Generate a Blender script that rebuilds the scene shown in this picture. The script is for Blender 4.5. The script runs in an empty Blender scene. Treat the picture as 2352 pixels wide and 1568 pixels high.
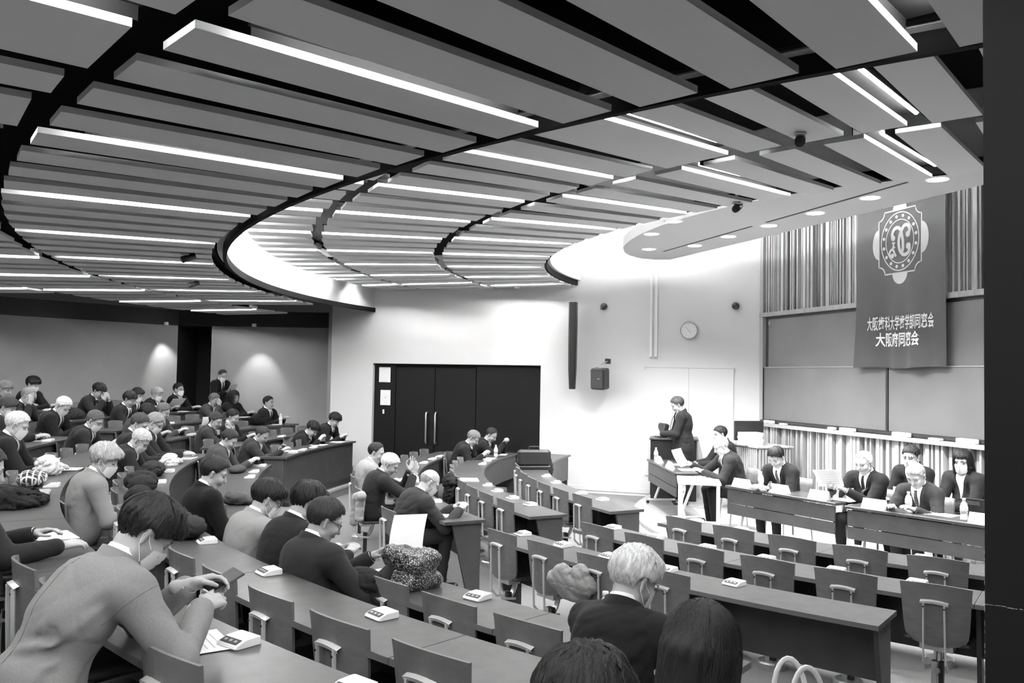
import bpy, bmesh, math, random
import numpy as np
from mathutils import Vector, Matrix
from mathutils.bvhtree import BVHTree

SC = bpy.context.scene
COL = SC.collection
random.seed(7)
RNG = np.random.default_rng(11)

# ------------------------------------------------------------------ camera
CAM_Z = 2.14
PITCH, ROLL = 0.03808, 0.01715
_cp, _sp, _c, _s = math.cos(PITCH), math.sin(PITCH), math.cos(ROLL), math.sin(ROLL)
_right = Vector((_c, -_s*_sp, _s*_cp)); _up = Vector((-_s, -_c*_sp, _c*_cp)); _back = Vector((0, -_cp, -_sp))
cam_data = bpy.data.cameras.new('camera'); cam = bpy.data.objects.new('camera', cam_data); COL.objects.link(cam)
m = Matrix((_right, _up, _back)).transposed().to_4x4(); m.translation = Vector((0, 0, CAM_Z))
cam.matrix_world = m
cam_data.sensor_width = 36.0; cam_data.lens = 36.0*1982/2352; cam_data.clip_start = 0.05; cam_data.clip_end = 80
SC.camera = cam
# ------------------------------------------------------------------ world, exposure
w = bpy.data.worlds.new('world'); SC.world = w; w.use_nodes = True
w.node_tree.nodes['Background'].inputs[0].default_value = (0.5, 0.5, 0.5, 1)
w.node_tree.nodes['Background'].inputs[1].default_value = 0.02
SC.view_settings.view_transform = 'Standard'
SC.view_settings.look = 'None'
SC.view_settings.gamma = 1.0
SC.view_settings.use_curve_mapping = False
SC.view_settings.exposure = 1.05
SC.cycles.max_bounces = 4; SC.cycles.diffuse_bounces = 3; SC.cycles.use_adaptive_sampling = True; SC.cycles.adaptive_threshold = 0.04; SC.cycles.use_denoising = True; SC.cycles.use_light_tree = False; SC.cycles.glossy_bounces = 2; SC.cycles.transmission_bounces = 2
SC.cycles.caustics_reflective = False; SC.cycles.caustics_refractive = False
TUBE = 95.0      # emission of the fluorescent tubes in the ceiling gaps
DOWN = 210.0     # watts of the round downlights over the stage
COVE = 210.0      # emission of the cove strip behind the stage soffit
SPOT = 48.0      # watts of the wall spots

# ------------------------------------------------------------------ helpers
OX, OY = 7.954, 12.808            # common centre of every desk and ceiling arc
def pol(r, deg, z=0.0):
    a = math.radians(deg); return Vector((OX+r*math.cos(a), OY+r*math.sin(a), z))

MATS = {}
def mat(name, g, rough=0.5, metal=0.0, noise=0.0, scale=8.0, stretch=(1, 1, 1), bump=0.0, bscale=60.0, spec=0.5, sheen=0.0, coat=0.0):
    """grey procedural material: base level g, optional noise variation and fine bump"""
    if name in MATS: return MATS[name]
    mt = bpy.data.materials.new(name); mt.use_nodes = True; nt = mt.node_tree; N = nt.nodes; L = nt.links
    b = N['Principled BSDF']
    b.inputs['Base Color'].default_value = (g, g, g, 1); b.inputs['Roughness'].default_value = rough
    b.inputs['Metallic'].default_value = metal; b.inputs['Specular IOR Level'].default_value = spec
    if sheen: b.inputs['Sheen Weight'].default_value = sheen
    if coat: b.inputs['Coat Weight'].default_value = coat
    if noise or bump:
        tc = N.new('ShaderNodeTexCoord'); mp = N.new('ShaderNodeMapping'); mp.inputs['Scale'].default_value = stretch
        L.new(tc.outputs['Object'], mp.inputs['Vector'])
    if noise:
        nz = N.new('ShaderNodeTexNoise'); nz.inputs['Scale'].default_value = scale; nz.inputs['Detail'].default_value = 2
        L.new(mp.outputs[0], nz.inputs['Vector'])
        rm = N.new('ShaderNodeValToRGB'); lo, hi = g*(1-noise), min(1, g*(1+noise))
        rm.color_ramp.elements[0].color = (lo, lo, lo, 1); rm.color_ramp.elements[1].color = (hi, hi, hi, 1)
        rm.color_ramp.elements[0].position = 0.3; rm.color_ramp.elements[1].position = 0.7
        L.new(nz.outputs['Fac'], rm.inputs['Fac']); L.new(rm.outputs['Color'], b.inputs['Base Color'])
    if bump:
        n2 = N.new('ShaderNodeTexNoise'); n2.inputs['Scale'].default_value = bscale; n2.inputs['Detail'].default_value = 1
        L.new(mp.outputs[0], n2.inputs['Vector'])
        bp = N.new('ShaderNodeBump'); bp.inputs['Strength'].default_value = bump; bp.inputs['Distance'].default_value = 0.01
        L.new(n2.outputs['Fac'], bp.inputs['Height']); L.new(bp.outputs[0], b.inputs['Normal'])
    MATS[name] = mt; return mt
def emit(name, strength, g=1.0):
    if name in MATS: return MATS[name]
    mt = bpy.data.materials.new(name); mt.use_nodes = True
    b = mt.node_tree.nodes['Principled BSDF']
    b.inputs['Base Color'].default_value = (g, g, g, 1)
    b.inputs['Emission Color'].default_value = (1, 1, 1, 1); b.inputs['Emission Strength'].default_value = strength
    MATS[name] = mt; return mt

mat('white_paint', 0.68, 0.6, spec=0.2)
mat('black_paint', 0.006, 0.8, spec=0.15)
mat('panel_grey', 0.86, 0.6, spec=0.2)
mat('panel_dark', 0.05, 0.6)
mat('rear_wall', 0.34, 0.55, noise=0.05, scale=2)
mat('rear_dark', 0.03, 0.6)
mat('pillar_black', 0.009, 0.7, spec=0.2)
mat('carpet', 0.17, 0.9, noise=0.12, scale=90, bump=0.25, bscale=300)
mat('oak_floor', 0.46, 0.25, noise=0.12, scale=5, stretch=(1, 9, 1))
mat('wood_slat', 0.34, 0.45, noise=0.16, scale=7, stretch=(6, 6, 0.5))
mat('wood_slat_dark', 0.12, 0.5, noise=0.2, scale=7, stretch=(6, 6, 0.5))
mat('wood_slat_light', 0.50, 0.45, noise=0.1, scale=7, stretch=(6, 6, 0.5))
mat('pale_slat', 0.32, 0.45, noise=0.1, scale=7, stretch=(6, 6, 0.5))
mat('blackboard', 0.15, 0.42, noise=0.08, scale=1.6, spec=0.3)
mat('board_frame', 0.03, 0.4)
mat('alu', 0.55, 0.35, metal=0.6)
mat('steel', 0.66, 0.28, metal=0.85, noise=0.05, scale=20)
mat('steel_flat', 0.72, 0.4, metal=0.45)
mat('desk_wood', 0.060, 0.33, noise=0.22, scale=9, stretch=(1.2, 1.2, 8), spec=0.5)
mat('desk_panel', 0.055, 0.42, noise=0.15, scale=6)
mat('desk_edge', 0.14, 0.35)
mat('chair_ply', 0.15, 0.38, noise=0.12, scale=10, stretch=(1, 1, 3))
mat('seat_dark', 0.03, 0.7, bump=0.1, bscale=200)
mat('black_plastic', 0.018, 0.4)
mat('dark_metal', 0.03, 0.35, metal=0.4)
mat('white_plastic', 0.82, 0.35)
mat('mid_plastic', 0.35, 0.4)
mat('paper', 0.86, 0.7, noise=0.02, scale=30)
mat('ink', 0.06, 0.7)
mat('faint_ink', 0.5, 0.7)
mat('door_black', 0.005, 0.5, noise=0.1, scale=3, spec=0.25)
mat('banner_cloth', 0.034, 0.6, noise=0.1, scale=3, bump=0.06, bscale=30, sheen=0.2)
mat('banner_print', 0.84, 0.7)
mat('clear_plastic', 0.7, 0.15, spec=0.6)

class MB:
    """collects boxes, prisms, tubes and lathes into one mesh"""
    def __init__(s): s.v = []; s.f = []; s.m = []
    def add(s, verts, faces, mi=0):
        o = len(s.v); s.v += [tuple(v) for v in verts]
        s.f += [tuple(i+o for i in f) for f in faces]; s.m += [mi]*len(faces); return s
    def box(s, c, d, rz=0.0, mi=0, M=None):
        x, y, z = d[0]/2, d[1]/2, d[2]/2
        vs = [Vector(p) for p in ((-x,-y,-z),(x,-y,-z),(x,y,-z),(-x,y,-z),(-x,-y,z),(x,-y,z),(x,y,z),(-x,y,z))]
        if M is None: M = Matrix.Rotation(rz, 3, 'Z')
        return s.add([M @ v + Vector(c) for v in vs], [(3,2,1,0),(4,5,6,7),(0,1,5,4),(1,2,6,5),(2,3,7,6),(3,0,4,7)], mi)
    def bbox(s, c, d, b, rz=0.0, mi=0, M=None):
        """box with chamfered vertical and top edges"""
        x, y, z = d[0]/2, d[1]/2, d[2]/2
        def ring(xx, yy, cc, zz): return [(-xx+cc,-yy,zz),(xx-cc,-yy,zz),(xx,-yy+cc,zz),(xx,yy-cc,zz),(xx-cc,yy,zz),(-xx+cc,yy,zz),(-xx,yy-cc,zz),(-xx,-yy+cc,zz)]
        R = [ring(x-b,y-b,b,-z), ring(x,y,b,-z+b), ring(x,y,b,z-b), ring(x-b,y-b,b,z)]
        if M is None: M = Matrix.Rotation(rz, 3, 'Z')
        vs = [M @ Vector(p) + Vector(c) for r in R for p in r]
        fs = [tuple(reversed(range(8))), tuple(range(24, 32))]
        for k in range(3):
            for i in range(8):
                j = (i+1) % 8; fs.append((k*8+i, k*8+j, k*8+8+j, k*8+8+i))
        return s.add(vs, fs, mi)
    def prism(s, poly, z0, z1, mi=0):
        n = len(poly); vs = [(p[0], p[1], z0) for p in poly]+[(p[0], p[1], z1) for p in poly]
        fs = [tuple(reversed(range(n))), tuple(range(n, 2*n))]+[(i, (i+1) % n, n+(i+1) % n, n+i) for i in range(n)]
        return s.add(vs, fs, mi)
    def arc(s, r0, r1, a0, a1, z0, z1, step=1.0, mi=0):
        n = max(1, int(math.ceil(abs(a1-a0)/step))); vs = []; fs = []
        for i in range(n+1):
            a = a0+(a1-a0)*i/n
            vs += [pol(r0, a, z0), pol(r1, a, z0), pol(r1, a, z1), pol(r0, a, z1)]
        for i in range(n):
            b = 4*i; c = b+4
            fs += [(b, c, c+1, b+1), (b+1, c+1, c+2, b+2), (b+2, c+2, c+3, b+3), (b+3, c+3, c, b)]
        fs += [(0, 1, 2, 3), (4*n+3, 4*n+2, 4*n+1, 4*n)]
        return s.add(vs, fs, mi)
    def tube(s, pts, r, n=8, mi=0, cap=True, flat=None):
        pts = [Vector(p) for p in pts]; rs = r if isinstance(r, (list, tuple)) else [r]*len(pts)
        vs = []; fs = []; up = None
        for i, p in enumerate(pts):
            t = (pts[min(i+1, len(pts)-1)]-pts[max(i-1, 0)]).normalized()
            if up is None:
                up = Vector((0, 0, 1)) if abs(t.z) < 0.9 else Vector((1, 0, 0))
            u = t.cross(up)
            if u.length < 1e-6: u = t.orthogonal()
            u.normalize(); v = u.cross(t).normalized(); up = v
            for k in range(n):
                a = 2*math.pi*(k+0.5)/n
                vs.append(p+(u*math.cos(a)*(flat or 1.0)+v*math.sin(a))*rs[i])
        for i in range(len(pts)-1):
            for k in range(n):
                j = (k+1) % n; fs.append((i*n+k, i*n+j, i*n+n+j, i*n+n+k))
        if cap: fs += [tuple(reversed(range(n))), tuple(range((len(pts)-1)*n, len(pts)*n))]
        return s.add(vs, fs, mi)
    def lathe(s, prof, c=(0, 0, 0), n=16, mi=0, M=None):
        vs = []; fs = []
        for (r, z) in prof:
            for k in range(n):
                a = 2*math.pi*k/n; p = Vector((r*math.cos(a), r*math.sin(a), z))
                vs.append((M @ p if M else p)+Vector(c))
        for i in range(len(prof)-1):
            for k in range(n):
                j = (k+1) % n; fs.append((i*n+k, i*n+j, i*n+n+j, i*n+n+k))
        fs += [tuple(reversed(range(n))), tuple(range((len(prof)-1)*n, len(prof)*n))]
        return s.add(vs, fs, mi)
    def grid(s, P, nu, nv, mi=0):
        return s.add(P, [(i*nv+j, i*nv+j+1, (i+1)*nv+j+1, (i+1)*nv+j) for i in range(nu-1) for j in range(nv-1)], mi)
    def mesh(s, name, mats, smooth=False):
        me = bpy.data.meshes.new(name); me.from_pydata([tuple(v) for v in s.v], [], s.f)
        for mm in (mats if isinstance(mats, (list, tuple)) else [mats]): me.materials.append(MATS[mm])
        if any(s.m): me.polygons.foreach_set('material_index', s.m)
        if smooth: me.shade_smooth() if hasattr(me, 'shade_smooth') else me.polygons.foreach_set('use_smooth', [True]*len(s.f))
        me.update(); return me
    def build(s, name, mats, parent=None, smooth=False):
        return link(name, s.mesh(name, mats, smooth), parent)

def link(name, data, parent=None):
    o = bpy.data.objects.new(name, data); COL.objects.link(o)
    if parent is not None: o.parent = parent
    return o
def tag(o, label=None, cat=None, group=None, kind=None):
    if label: o['label'] = label
    if cat: o['category'] = cat
    if group: o['group'] = group
    if kind: o['kind'] = kind
    return o
def empty(name, loc=(0, 0, 0), rz=0.0):
    o = link(name, None); o.location = loc; o.rotation_euler = (0, 0, rz); o.empty_display_size = 0.1; return o
def copy_tree(o, parent=None):
    c = o.copy(); COL.objects.link(c)
    if parent is not None: c.parent = parent
    for ch in list(o.children): copy_tree(ch, c)
    return c
def struct(o, label): return tag(o, label, kind='structure')
# ================================================================== the room
Z1, Z2 = 3.31, 3.778              # undersides of the lower and upper ceiling panels
FC = Vector((4.37, 14.91, 0))      # corner of the white side wall and the front wall
SD = Vector((-0.9487, 0.316, 0)); SN = Vector((-0.316, -0.9487, 0)); WRZ = math.atan2(-0.316, 0.9487)
def sw(t, z, off=0.0):            # point on the white side wall: t metres back from the corner, off into the room
    p = FC+SD*t+SN*off; return Vector((p.x, p.y, z))
FD = Vector((0.294, -0.956, 0)); FN = Vector((0.956, 0.294, 0))
def fw(t, z, off=0.0):            # point on the front wall: t metres from the corner, off towards the room
    p = FC+FD*t-FN*off; return Vector((p.x, p.y, z))
FRZ = math.atan2(FD.y, FD.x)
ROWR = [7.38, 8.33, 9.25, 11.22, 12.08, 12.95, 13.80, 14.65, 15.50]     # front edge of each desk row
ROWF = [0.0, 0.0, 0.0, 0.15, 0.26, 0.37, 0.48, 0.59, 0.70]              # floor level of each row
DD = 0.44                                                               # desk depth
STAGE = 0.05

f = MB().box((-1.0, 8.5, -0.06), (26, 28, 0.12)).build('floor', 'carpet'); struct(f, 'grey carpeted lower floor and cross aisle of the lecture hall')
for i in range(3, 9):
    r0 = ROWR[i]-0.06 if i > 3 else ROWR[i]-0.16
    r1 = ROWR[i+1]-0.06 if i < 8 else 19.0
    o = MB().arc(r0, r1, 148, 252, 0.0, ROWF[i], 1.5).build('floor_tier', 'carpet')
    struct(o, 'carpeted curved seating tier, step %d up from the cross aisle' % (i-2))
    t = MB().arc(r0-0.012, r0+0.05, 148, 252, ROWF[i]-0.03, ROWF[i]+0.004, 1.5).build('step_nosing', 'mid_plastic', o)
# stage
seg = [pol(6.05, a) for a in np.arange(153, 262, 2.0)]
far = [Vector((9.5, 1.5, 0)), Vector((9.5, 16, 0))]
o = MB().prism([(p.x, p.y) for p in seg]+[(p.x, p.y) for p in far], 0.0, STAGE).build('floor_stage', 'oak_floor')
struct(o, 'pale wooden stage floor with a curved front edge')
# white side wall with the doorway recess
wl = MB()
for t0, t1, z0, z1 in ((-0.3, 4.03, 0, 5.6), (7.53, 8.48, 0, 5.6), (4.03, 7.53, 2.316, 5.6)):
    c = sw((t0+t1)/2, (z0+z1)/2, -0.15); wl.box(c, (t1-t0, 0.3, z1-z0), WRZ)
o = wl.build('wall_left', 'white_paint'); struct(o, 'bright white side wall with black double door')
b = MB().box(sw(2.2, STAGE+0.04, 0.006), (3.4, 0.012, 0.08), WRZ).build('baseboard_left', 'white_paint'); struct(b, 'white baseboard along the stage end of the side wall')
# black door: local x runs along the wall towards the stage
d = MB().box((0, 0.06, 1.158), (3.50, 0.1, 2.316)).build('door_1', 'door_black'); d.location = sw(5.78, 0, -0.10); d.rotation_euler = (0, 0, WRZ); struct(d, 'black double door in a wide black surround')
DX = lambda t: 5.78-t
for t0, t1, nm in ((7.06, 7.525, 'side_panel'), (6.21, 7.05, 'door_leaf'), (5.35, 6.20, 'door_leaf'), (4.035, 5.34, 'side_panel')):
    MB().bbox((DX((t0+t1)/2), -0.005, 1.155), (t1-t0, 0.05, 2.28 if nm == 'side_panel' else 2.18), 0.006).build(nm, 'door_black', d)
for t in (6.355, 6.16):
    x = DX(t); MB().tube([(x, -0.02, 0.77), (x, -0.08, 0.77), (x, -0.095, 0.80), (x, -0.095, 1.335), (x, -0.08, 1.365), (x, -0.02, 1.365)], 0.018, 10).build('door_handle', 'steel', d, True)
MB().box((DX(7.31), -0.035, 1.355), (0.035, 0.012, 0.085)).build('switch_plate', 'white_plastic', d)
MB().box((0, -0.01, 2.305), (3.5, 0.13, 0.02)).build('door_frame', 'door_black', d)
# dark rear walls
def wallseg(name, a, b2, z0, z1, th, mt, label):
    a = Vector((a[0], a[1], 0)); b2 = Vector((b2[0], b2[1], 0)); dv = (b2-a); L = dv.length; n = Vector((-dv.y, dv.x, 0)).normalized()
    c = (a+b2)/2+n*th/2
    o = MB().box((c.x, c.y, (z0+z1)/2), (L, th, z1-z0), math.atan2(dv.y, dv.x)).build(name, mt); struct(o, label); return o
ZB = 3.07
wallseg('wall_rear', (-12.0, 12.17), (-7.21, 18.6), 0, ZB, 0.2, 'rear_wall', 'grey rear wall washed by spots at the far left corner')
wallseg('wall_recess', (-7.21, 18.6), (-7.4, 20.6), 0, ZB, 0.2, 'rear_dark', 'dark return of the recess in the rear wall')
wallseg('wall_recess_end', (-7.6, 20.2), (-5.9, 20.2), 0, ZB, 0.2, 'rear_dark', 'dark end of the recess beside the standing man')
wallseg('wall_side_rear', (-6.48, 18.6), (-3.2, 18.6), 0, ZB, 0.2, 'rear_wall', 'grey wall behind the end of the white side wall')
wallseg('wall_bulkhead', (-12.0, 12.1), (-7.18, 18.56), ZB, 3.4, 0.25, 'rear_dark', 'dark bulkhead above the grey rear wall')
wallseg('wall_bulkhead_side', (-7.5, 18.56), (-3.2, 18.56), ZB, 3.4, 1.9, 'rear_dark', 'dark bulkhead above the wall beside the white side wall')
wallseg('wall_return', (-3.75, 17.95), (-3.3, 18.65), 0, 3.4, 0.1, 'rear_wall', 'grey return at the end of the white side wall')
wallseg('wall_back', (-10.4, -4.5), (-12.0, 12.2), 0, 4.6, 0.2, 'rear_wall', 'grey rear wall behind the upper tiers')
wallseg('wall_right', (6.0, -4.4), (-10.5, -4.4), 0, 5.6, 0.2, 'rear_wall', 'grey side wall behind the photographer')
wallseg('wall_right_front', (8.3, 2.2), (5.4, -4.4), 0, 5.6, 0.2, 'white_paint', 'white side wall on the near side of the stage')
# dark pillar at the right edge of the view
pd = Vector((0.79, -0.613, 0)); pn = Vector((0.613, 0.79, 0)); pc = Vector((0.876, 1.60, 0))
c = pc+pd*0.6+pn*0.35
pl = MB().box((c.x, c.y, 1.75), (1.2, 0.7, 3.5), math.atan2(pd.y, pd.x)).build('wall_pillar', 'pillar_black'); struct(pl, 'black pillar at the right edge with a chipped horizontal joint')
chip = MB(); chip2 = MB()
x = 0.0
while x < 0.16:
    L = random.uniform(0.003, 0.011)
    p = pc+pd*(x+L/2)-pn*0.0004; chip.box((p.x, p.y, 1.7345+random.uniform(-0.0007, 0.0007)), (L, 0.001, random.uniform(0.0006, 0.0014)), math.atan2(pd.y, pd.x))
    x += L+random.uniform(0.0, 0.004)
z = 1.58
while z < 1.84:
    L = random.uniform(0.004, 0.014)
    p = pc-pd*0.0004+pn*0.0006; chip2.box((p.x, p.y, z), (0.001, 0.0015, L), math.atan2(pd.y, pd.x)); z += L+random.uniform(0.002, 0.02)
chip.build('chipped_joint', 'mid_plastic', pl); chip2.build('chipped_edge', 'mid_plastic', pl)

# ---------------------------------------------------------------- front wall
fwall = MB(); c = fw(4.0, 2.8, -0.2); fwall.box((c.x, c.y, 2.8), (9.0, 0.3, 5.6), FRZ); WF = fwall.build('wall_front', 'wood_slat_dark'); struct(WF, 'front wall of upright wooden battens above and below the blackboards')
def fbox(mb, t0, t1, z0, z1, o0, o1, mi=0):   # box on the front wall
    c = fw((t0+t1)/2, (z0+z1)/2, (o0+o1)/2); return mb.box(c, (t1-t0, o1-o0, z1-z0), FRZ, mi)
t = 0.10; k = 0
rs = random.Random(4)
while t < 6.2:
    wd = rs.choice((0.022, 0.03, 0.03, 0.045, 0.06)); dp = rs.choice((0.03, 0.05, 0.07))
    fbox(MB(), t, t+wd, 3.27, 5.3, -0.05, dp).build('batten', rs.choice(('wood_slat', 'wood_slat', 'wood_slat_dark', 'wood_slat_light')), WF)
    t += wd+rs.choice((0.012, 0.02, 0.035)); k += 1
fbox(MB(), -0.02, 6.3, 3.20, 3.27, -0.05, 0.10).build('batten_rail', 'wood_slat', WF)
fbox(MB(), -0.03, 0.06, 0.12, 5.4, -0.05, 0.08).build('corner_trim', 'mid_plastic', WF)
bd = MB(); fbox(bd, 0.06, 6.3, 1.36, 3.20, -0.05, 0.01); bo = bd.build('blackboard_frame', 'board_frame'); tag(bo, 'two tier sliding blackboards on the front wall below the battens', 'blackboard')
for t0, t1, z0, z1, o0 in ((0.17, 3.2, 2.30, 3.15, 0.02), (3.24, 6.25, 2.30, 3.15, 0.02), (0.09, 3.04, 1.45, 2.335, 0.05), (3.09, 6.25, 1.45, 2.335, 0.05)):
    fbox(MB(), t0, t1, z0, z1, o0-0.01, o0+0.015).build('board', 'blackboard', bo)
for t0, t1 in ((0.07, 0.09), (3.045, 3.085)):
    fbox(MB(), t0, t1, 1.42, 2.335, 0.03, 0.08).build('board_stile', 'board_frame', bo)
for t0, t1 in ((0.09, 3.04), (3.09, 6.25)): fbox(MB(), t0, t1, 2.33, 2.342, 0.05, 0.075).build('board_rail', 'alu', bo)
for t in (0.19,): fbox(MB(), t, t+0.03, 3.06, 3.12, 0.03, 0.05).build('board_clip', 'alu', bo)
fbox(MB(), 0.06, 6.3, 1.405, 1.445, 0.01, 0.12).build('chalk_tray', 'board_frame', bo)
lw = MB(); fbox(lw, 0.0, 6.3, STAGE, 1.36, 0.02, 0.10); LW = lw.build('wall_front_lower', 'wood_slat_dark'); struct(LW, 'low wall of pale upright slats with a ledge below the blackboards')
fbox(MB(), -0.03, 6.3, 1.345, 1.395, 0.0, 0.26).build('ledge', 'pale_slat', LW)
t = 0.02; rs = random.Random(9)
while t < 6.2:
    wd = rs.choice((0.03, 0.04, 0.05, 0.065))
    fbox(MB(), t, t+wd, STAGE, 1.345, 0.08, rs.choice((0.15, 0.18, 0.21))).build('batten', rs.choice(('pale_slat', 'pale_slat', 'wood_slat_light')), LW)
    t += wd+rs.choice((0.015, 0.025, 0.035))
for i, (t0, wd, hh) in enumerate(((0.28, 0.09, 0.05), (0.42, 0.1, 0.05), (0.72, 0.16, 0.025), (1.95, 0.14, 0.04), (2.22, 0.30, 0.05), (3.3, 0.30, 0.06), (3.95, 0.2, 0.03), (4.4, 0.3, 0.06))):
    e = MB().bbox((0, 0, hh/2), (wd, 0.07, hh), 0.008).build('board_eraser', 'white_plastic'); e.location = fw(t0+wd/2, 1.395, 0.17); e.rotation_euler = (0, 0, FRZ)
    tag(e, ('small white board eraser nearest the corner on the ledge', 'white board eraser second from the corner on the ledge', 'flat white chalk holder on the ledge near the monitor', 'small round-ended white eraser left of the board joint', 'long pale eraser just left of the board joint', 'long pale eraser right of the board joint', 'flat white holder on the ledge between two long erasers', 'pale eraser at the right end of the ledge')[i], 'eraser', 'erasers on the blackboard ledge')

# ---------------------------------------------------------------- ceiling
cs = MB(); cs.arc(7.50, 26, 140, 262, 4.45, 4.60, 2.0); cs.arc(11.72, 11.76, 150, 250, Z1+0.115, 4.46, 1.0)
CE = cs.build('ceiling', 'black_paint'); struct(CE, 'black ceiling void behind rings of grey hanging panels')
sl = MB().box((-1.0, 8.5, 5.65), (26, 28, 0.1)).build('ceiling_top', 'white_paint'); struct(sl, 'white ceiling high above the stage')
def cpanel(r0, r1, a0, a1, w, z, th=0.03):     # straight panel, outer end centred at a0 (radius r1), inner end at a1 (radius r0)
    p = pol(r1, a0); q = pol(r0, a1); dv = (q-p)
    if (q-FC).dot(SN) < -0.3 or (r1 > 16 and p.y > 13.9) or p.y > 18.5: return
    n = Vector((-dv.y, dv.x, 0)).normalized()*w/2
    MB().prism([((p-n).x, (p-n).y), ((q-n).x, (q-n).y), ((q+n).x, (q+n).y), ((p+n).x, (p+n).y)], z, z+th).build('ceiling_panel', 'panel_grey', CE)
LAMPS = []
def lamp_at(r0, r1, a0, a1, z): LAMPS.append((r0, r1, a0, a1, z))
DSK = 0.57
for k in range(-29, 12):                                      # ring 2
    cpanel(11.75, 13.40, 226.885+2.0*k, 227.46+2.03*k, 0.287, Z1)
    if k % 4 == 0 and k < 9: lamp_at(12.0, 13.1, 226.885+2.0*k+1.22, 227.46+2.03*k+1.28, Z1)
for ring, (r0, r1) in enumerate(((13.53, 15.20), (15.33, 17.0))):   # ring 1 and 0: wide, narrow, wide
    for c0 in np.arange(227.25-8*8, 252, 8.0):
        for off, wdeg in ((-1.6, 2.42), (-4.05, 1.22), (-6.4, 2.33)):
            rm = r0+0.0; cpanel(r0, r1, c0+off-DSK, c0+off, math.radians(wdeg)*r0*0.97, Z1)
        lamp_at(r0+0.12, r1-0.15, c0-7.85-DSK, c0-7.85, Z1)
a = 200.0-2.67*18
ring3 = [231.9, 229.4, 226.8]+[223.3]+[219.7-2.67*i for i in range(0, 26)]
for i, c0 in enumerate(ring3+[234.5, 237.2, 239.9, 242.6]):
    cpanel(10.68, 11.42, c0-0.3, c0, 0.56 if c0 == 223.3 else 0.31, Z2)
for i in range(0, 8): lamp_at(10.75, 11.38, 218.1-0.3-8.01*i+0.25, 218.1-8.01*i+0.25, Z2)
r4 = [232.5, 230.0, 227.3, 223.8]+[220.24-2.67*i for i in range(0, 26)]+[235.2, 237.9, 240.6, 243.3]
for c0 in r4: cpanel(9.11, 10.55, c0-DSK, c0, 0.58 if c0 == 223.8 else (0.285 if c0 > 225 else 0.315), Z2)
for c0 in (233.85, 225.95)+tuple(218.95-8.01*i for i in range(0, 8)): lamp_at(9.22, 10.45, c0-DSK, c0, Z2)
for k in range(-26, 5):
    cpanel(7.49, 8.98, 230.58+3.03*k, 231.14+3.04*k, 0.28, Z2)
    if k % 3 == 0: lamp_at(7.72, 8.86, 230.58+3.03*k+1.42, 231.14+3.04*k+1.55, Z2)
# white upstands at the two steps of the ceiling
u = MB().arc(11.64, 11.70, 150, 250, Z1+0.115, Z2+0.55, 1.0).build('ceiling_upstand', 'white_paint', CE)
u = MB().arc(7.40, 7.45, 150, 250, Z2+0.125, 5.5, 1.0).build('ceiling_upstand', 'white_paint', CE)
u = MB().arc(11.60, 11.64, 150, 250, Z1+0.03, Z1+0.115, 1.0).build('ceiling_rail', 'black_paint', CE)
u = MB().arc(7.45, 7.49, 150, 250, Z2+0.03, Z2+0.125, 1.0).build('ceiling_rail', 'black_paint', CE)
# stage soffit: curved towards the audience, straight towards the blackboards
e0 = Vector((2.75, 14.4, 0)); e1 = Vector((2.61, 14.28, 0)); e2 = e1+(Vector((4.63, 8.45, 0))-e1)*2.2
crv = [pol(6.30, a_) for a_ in np.arange(176, 250, 2.0)]
rnd = [Vector((2.61, 14.28, 0)), Vector((2.38, 14.33, 0)), Vector((2.1, 14.2, 0)), Vector((1.86, 13.85, 0)), Vector((1.74, 13.5, 0))]
crv = [p for p in crv if p.y < 13.2]
poly = rnd+crv+[e2]
so = MB().prism([(p.x, p.y) for p in poly], 4.09, 4.24).build('ceiling_soffit', 'white_paint'); struct(so, 'white soffit with round downlights over the stage')
MB().arc(5.93, 5.97, 181, 248, 4.24, 4.62, 2.0).build('cove_light_stop', 'white_paint', so)  # unseen lip added to keep the cove light off the wall battens
def slot(p, q):
    a_, b_ = p, q; dv = b_-a_; c = (a_+b_)/2
    MB().box((c.x, c.y, 4.089), (dv.length, 0.035, 0.006), math.atan2(dv.y, dv.x)).build('screen_slot', 'panel_dark', so)
slot(Vector((2.33, 13.35, 0)), Vector((3.05, 11.0, 0))); slot(Vector((3.15, 10.7, 0)), Vector((3.85, 8.4, 0)))
DL = [(1.88, 11.73), (2.00, 10.74), (2.07, 13.14), (2.68, 12.71), (2.96, 11.83), (3.25, 10.93), (3.53, 10.05), (3.80, 9.15), (4.08, 8.26), (4.36, 7.36), (4.64, 6.46), (2.35, 9.75), (2.8, 8.8)]
emit('downlight_glow', 9.0); emit('tube_glow', TUBE); emit('cove_glow', COVE); emit('rim_glow', 26.0)
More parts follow.
